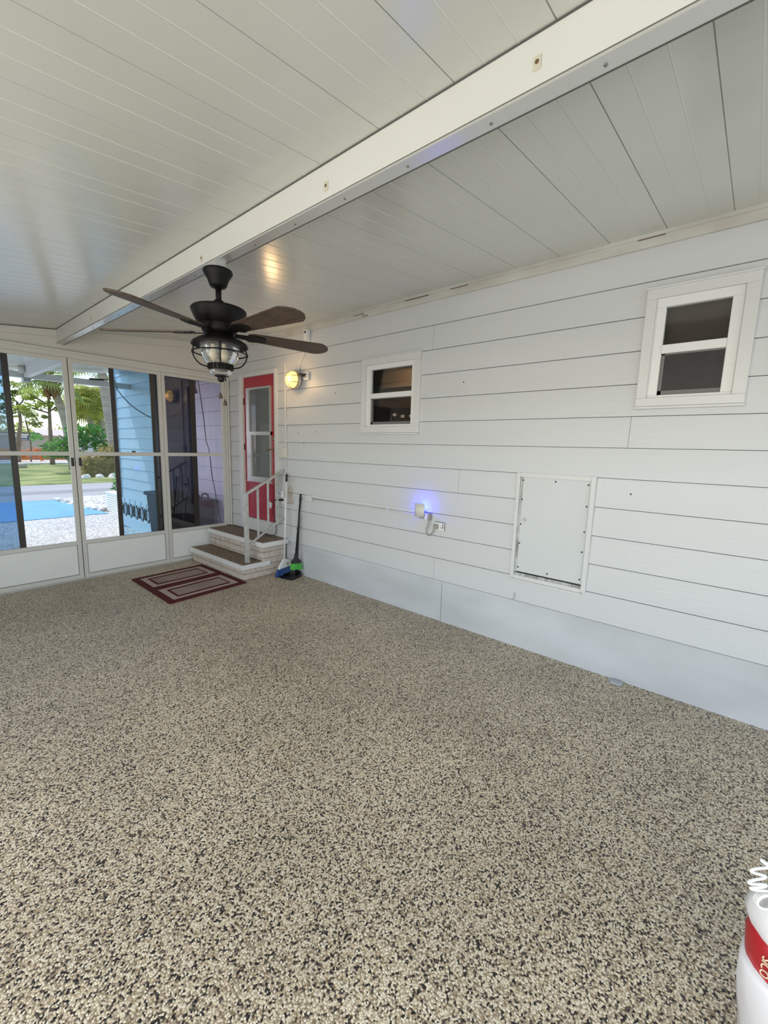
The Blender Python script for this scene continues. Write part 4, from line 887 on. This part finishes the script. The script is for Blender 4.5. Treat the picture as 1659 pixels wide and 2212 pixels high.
tree('pine_tree', 'bushy pine with a leaning double trunk, left of the thin pine', 'tree', (7.0, 45, G), [(6.9, 45, G), (7.05, 45, 1.6), (7.3, 45, 3.1), (7.2, 45, 4.6)], .2, .08,
     [(6.6, 45, 4.3, .8, .6), (7.3, 45, 3.9, .9, .6), (6.6, 45, 5.0, .7, .35), (8.0, 45, 3.6, .6, .45), (7.9, 45, 5.4, .8, .3), (6.9, 45, 5.9, .8, .25), (8.2, 45, 2.9, .5, .4), (6.1, 45, 3.2, .6, .5), (7.2, 45, 5.3, .3, .2)], .34, leafmat('olive pine needles', (.40, .44, .10), (.14, .19, .05)), PBARK, 230,
     branches=[[(7.2, 45, 4.2), (7.6, 45, 4.8), (7.4, 45, 5.7)], [(7.8, 45.5, G), (7.9, 45.5, 1.5), (7.7, 45.5, 3.2)]])
tree('pine_tree', 'dark pine behind the blue pane at the left edge', 'tree', (5.2, 44, G), [(5.2, 44, G), (5.3, 44, 2.5), (5.1, 44, 5)], .22, .08, [(4.6, 44, 4.6, 1.2, .8), (5.6, 44, 3.9, 1, .6), (5.2, 44, 5.8, 1.2, .6), (4.2, 44, 3.3, .8, .5)], .34, DGN, PBARK, 200)
hm = MB()
for x_ in range(0, 56):
    if rnd.random() < .9: leaves(hm, (2+x_*.45, 70+rnd.uniform(-2, 2), 2.1+rnd.uniform(-.5, .6)), (1.1, 1.1, 1.3), 90, .5)
tag(hm.build('far_tree_line', LG), 'low sunlit line of far trees beyond the houses', 'trees', kind='stuff')
# palms
def frond(m, c, az, el, L, nleaf=22, spread=1.9, leaf=.75, w_=.05):
    d_ = Vector((math.cos(az)*math.cos(el), math.sin(az)*math.cos(el), math.sin(el))); c = Vector(c); tip = c+d_*L-Vector((0, 0, .12*L))
    m.tube([c, (c+tip)/2+Vector((0, 0, .06)), tip], .02, 5)
    sd = d_.cross(Vector((0, 0, 1))).normalized()
    for i in range(nleaf):
        a = -spread+2*spread*i/(nleaf-1); dir_ = (d_*math.cos(a)+sd*math.sin(a)).normalized(); b_ = tip+dir_*leaf*.55; e = tip+dir_*leaf*rnd.uniform(.9, 1.1)-Vector((0, 0, leaf*.42))
        pr = dir_.cross(Vector((0, 0, 1))).normalized()*w_
        m.add([tip, b_+pr, e, b_-pr], [(0, 1, 2, 3)])
def palm(label, trunk, r, crown, L, nf, lm_, boots=True, leaf=.9, drooping=0):
    t = thing('palm_tree', trunk[0], label, 'palm tree')
    p = spline(trunk, 5); MB().tube(p, [r*1.1+(r*.9-r*1.1)*i/(len(p)-1) for i in range(len(p))], 14).build('trunk', BARK, t)
    m = MB(); c = Vector(crown)
    for i in range(nf):
        az = 2*math.pi*i/nf+rnd.uniform(-.2, .2); frond(m, c+Vector((0, 0, rnd.uniform(0, .4))), az, rnd.uniform(-.7, .7)-drooping, L*rnd.uniform(.8, 1.15), leaf=leaf)
    m.build('fronds', lm_, t)
    if boots:
        m = MB()
        for i in range(70):
            z_ = -rnd.uniform(0, 1.25); a = rnd.uniform(0, 2*math.pi); rr = r*1.0+.08*(1+z_)
            b0 = c+Vector((math.cos(a)*rr, math.sin(a)*rr, z_)); m.bar(b0, b0+Vector((math.cos(a)*.24, math.sin(a)*.24, .34)), .12, .04)
        m.build('boots', BOOT, t)
    return t
palm('tall palm with a curved grey trunk and brown boots, seen left of the door gap', [(7.75, 33, G), (7.66, 33, 1.6), (7.52, 33, 2.96), (7.31, 33, 3.93), (7.06, 33, 4.75)], .23, (7.0, 33, 5.35), 1.1, 20, FG, True, 1.0)
palm('straight thick palm trunk seen right of the door gap', [(8.32, 27, G), (8.29, 27, 1.1), (8.16, 27, 2.99), (8.02, 27, 4.8), (7.95, 27, 5.6)], .235, (7.95, 27, 6.0), 1.1, 12, FG, False)
palm('yellowing palm with a leaning tan trunk behind the broad leaved bush', [(10.0, 36, G), (9.83, 36, 2.4), (9.46, 36, 3.65)], .2, (9.35, 36, 4.2), .8, 22, YG, False, .9, .3)
palm('yellow green palm just left of the straight thick trunk', [(10.6, 36.5, G), (10.5, 36.5, 3.0), (10.3, 36.5, 4.5)], .18, (10.25, 36.5, 5.0), .9, 24, YG, False, 1.0, .3)
m = MB()
for (x, z) in ((10.0, 4.9), (10.4, 4.1), (9.6, 5.2), (11.0, 5.0), (10.9, 3.2), (10.5, 2.4), (9.2, 4.5), (11.4, 2.2), (11.2, 4.2), (9.0, 3.6)): leaves(m, (x, 38, z), (.7, .6, .6), 220, .32)
tag(m.build('leafy_shrub', YG, None, 0, (10.3, 38, G)), 'tall yellow green shrubbery behind the palms', 'shrub')
# broad leaved bush with a gnarled trunk
t = thing('broad_leaf_bush', (7.3, 30, G), 'glossy green broad leaved bush with a gnarled grey trunk', 'bush')
MB().tube(spline([(7.5, 30, G-.05), (7.1, 30, .25), (6.8, 30, .62), (6.3, 30, .95)]), .12, 9).tube(spline([(7.1, 30, .25), (7.5, 30, .9), (7.8, 30, 1.5)]), .09, 8).build('trunk', mat('gnarled bark', (.5, .46, .42), .9, nscale=8, namt=.4), t)
m = MB()
for (x, z, rx, rz_, n) in ((7.6, 1.7, .9, .7, 330), (8.7, 1.6, .7, .6, 230), (6.7, 1.35, .6, .5, 170), (6.0, 1.15, .45, .4, 90), (7.2, 2.25, .5, .4, 110), (8.2, 2.3, .5, .35, 90), (6.2, .75, .6, .22, 80), (8.9, .9, .6, .5, 130), (5.5, 1.75, .35, .3, 30), (6.9, .75, .4, .25, 60)):
    leaves(m, (x, 30+rnd.uniform(-.3, .3), z), (rx, .7, rz_), n, .30, .42)
m.build('foliage', BGL, t)
# tan hedge
m = MB()
for i in range(26):
    x_ = 6.55+i*.13; leaves(m, (x_, 26.3+rnd.uniform(-.3, .3), .45+rnd.uniform(-.1, .15)), (.35, .5, .75), 150, .13, .6)
for i in range(14): leaves(m, (7.6+i*.2, 26.6, 1.1), (.3, .4, .5), 60, .14, .6)
m.box(6.6, 10, 26.1, 26.8, G, .7)
tag(m.build('tan_hedge', HG, None, 0, (8, 26.3, G)), 'rough tan and olive hedge across the road', 'hedge')
m = MB()
for (x, z) in ((5.62, .15), (5.75, .4), (5.9, .6), (5.6, -.05)): leaves(m, (x, 18, z), (.25, .25, .25), 70, .14)
tag(m.build('roadside_shrub', BGL, None, 0, (5.7, 18, G)), 'small green shrub showing beside the tinted pane edge', 'shrub')
m = MB()
for i in range(18): leaves(m, (5.8+i*.28, 47, .35+rnd.uniform(-.15, .25)), (.35, .3, .45), 70, .2, .7)
tag(m.build('orange_flower_bed', ORG, None, 0, (8, 47, G)), 'bed of orange flowers before the tan house', 'flower bed')
m = MB()
for (x, z) in ((8.32, 1.15), (8.42, 1.05), (8.55, 1.2)): leaves(m, (x, 29.2, z), (.12, .1, .12), 22, .14, .8)
tag(m.build('hibiscus_bloom', ORG, None, 0, (8.4, 29.2, 1.1)), 'orange blooms on the broad leaved bush', 'flower')
tag(MB().lathe([(0, G), (.33, G), (.36, G+.12), (.34, G+.28), (.22, G+.31), (0, G+.30)], (5.6, 36, 0), n=14).build('tree_stump', mat('stump', (.46, .40, .32), .9), None, 0, (5.6, 36, G)), 'low pale tree stump on the lawn near the left edge', 'stump')
# far houses
hs_ = thing('tan_house', (9.0, 60, G), 'long tan house with a dark window across the road', 'house')
SID = mat('tan house wall', (.52, .45, .36), .8, nscale=1, col2=(.44, .38, .30), stretch=(8, 1, .2))
MB().box(0, 13.0, 60, 66, G-.1, 2.18).build('house_wall', SID, hs_)
MB().box(-.3, 11.2, 59.6, 66.4, 2.18, 2.34).build('flat_roof', mat('dark roof edge', (.10, .09, .085), .7), hs_)
MB().box(-.3, 11.0, 59.55, 59.62, 2.02, 2.17).build('fascia', mat('cream fascia', (.75, .73, .62), .6), hs_)
MB().add([(10.9, 59.4, 2.1), (14.6, 59.4, 2.1), (14.3, 63, 2.85), (11.2, 63, 2.85), (10.9, 59.5, 2.0), (14.6, 59.5, 2.0), (14.3, 63, 2.7), (11.2, 63, 2.7)], [(0,1,2,3),(7,6,5,4),(0,4,5,1),(1,5,6,2),(2,6,7,3),(3,7,4,0)]).build('pitched_roof', mat('pink grey roof', (.60, .50, .46), .8), hs_)
wn = MB().box(8.95, 10.28, 59.93, 59.98, 1.48, 2.08).build('house_window', mat('blue window', (.02, .04, .14), .3), hs_)
m = MB(); m.prism([(9.0, 59.90), (9.45, 59.90), (9.45, 59.92), (9.0, 59.92)], 1.78, 2.0).box(9.62, 10.15, 59.90, 59.92, 1.75, 1.98).box(9.05, 10.15, 59.90, 59.92, 1.55, 1.6); m.build('white_valance', WHITEP, wn)
MB().box(9.48, 9.60, 59.7, 59.8, .9, 2.1).build('porch_post', mat('rust post', (.36, .18, .10), .8), hs_)
h2 = thing('white_house', (16, 66, G), 'white low house far off behind the palms', 'house')
MB().box(13.4, 26, 66, 72, G-.1, 2.2).build('house_wall', mat('white far wall', (.8, .78, .74), .8), h2)
MB().box(13.2, 26.2, 65.6, 72.4, 2.2, 2.5).build('flat_roof', mat('pale roof', (.6, .58, .56), .8), h2)
MB().box(14.6, 15.6, 65.9, 65.99, 1.0, 1.7).build('house_window', BLACKP, h2)
fn = thing('orange_fence', (6, 50, G), 'reddish orange fence along the far road', 'fence')
m = MB(); m.box(0, 12.5, 50, 50.08, .35, .62).box(0, 12.5, 50, 50.08, G, .1); m.build('rail', mat('fence orange', (.62, .22, .12), .8), fn)
for i in range(13): MB().box(i*1.0, i*1.0+.12, 49.95, 50.12, G, .7).build('fence_post', MT['fence orange'], fn)
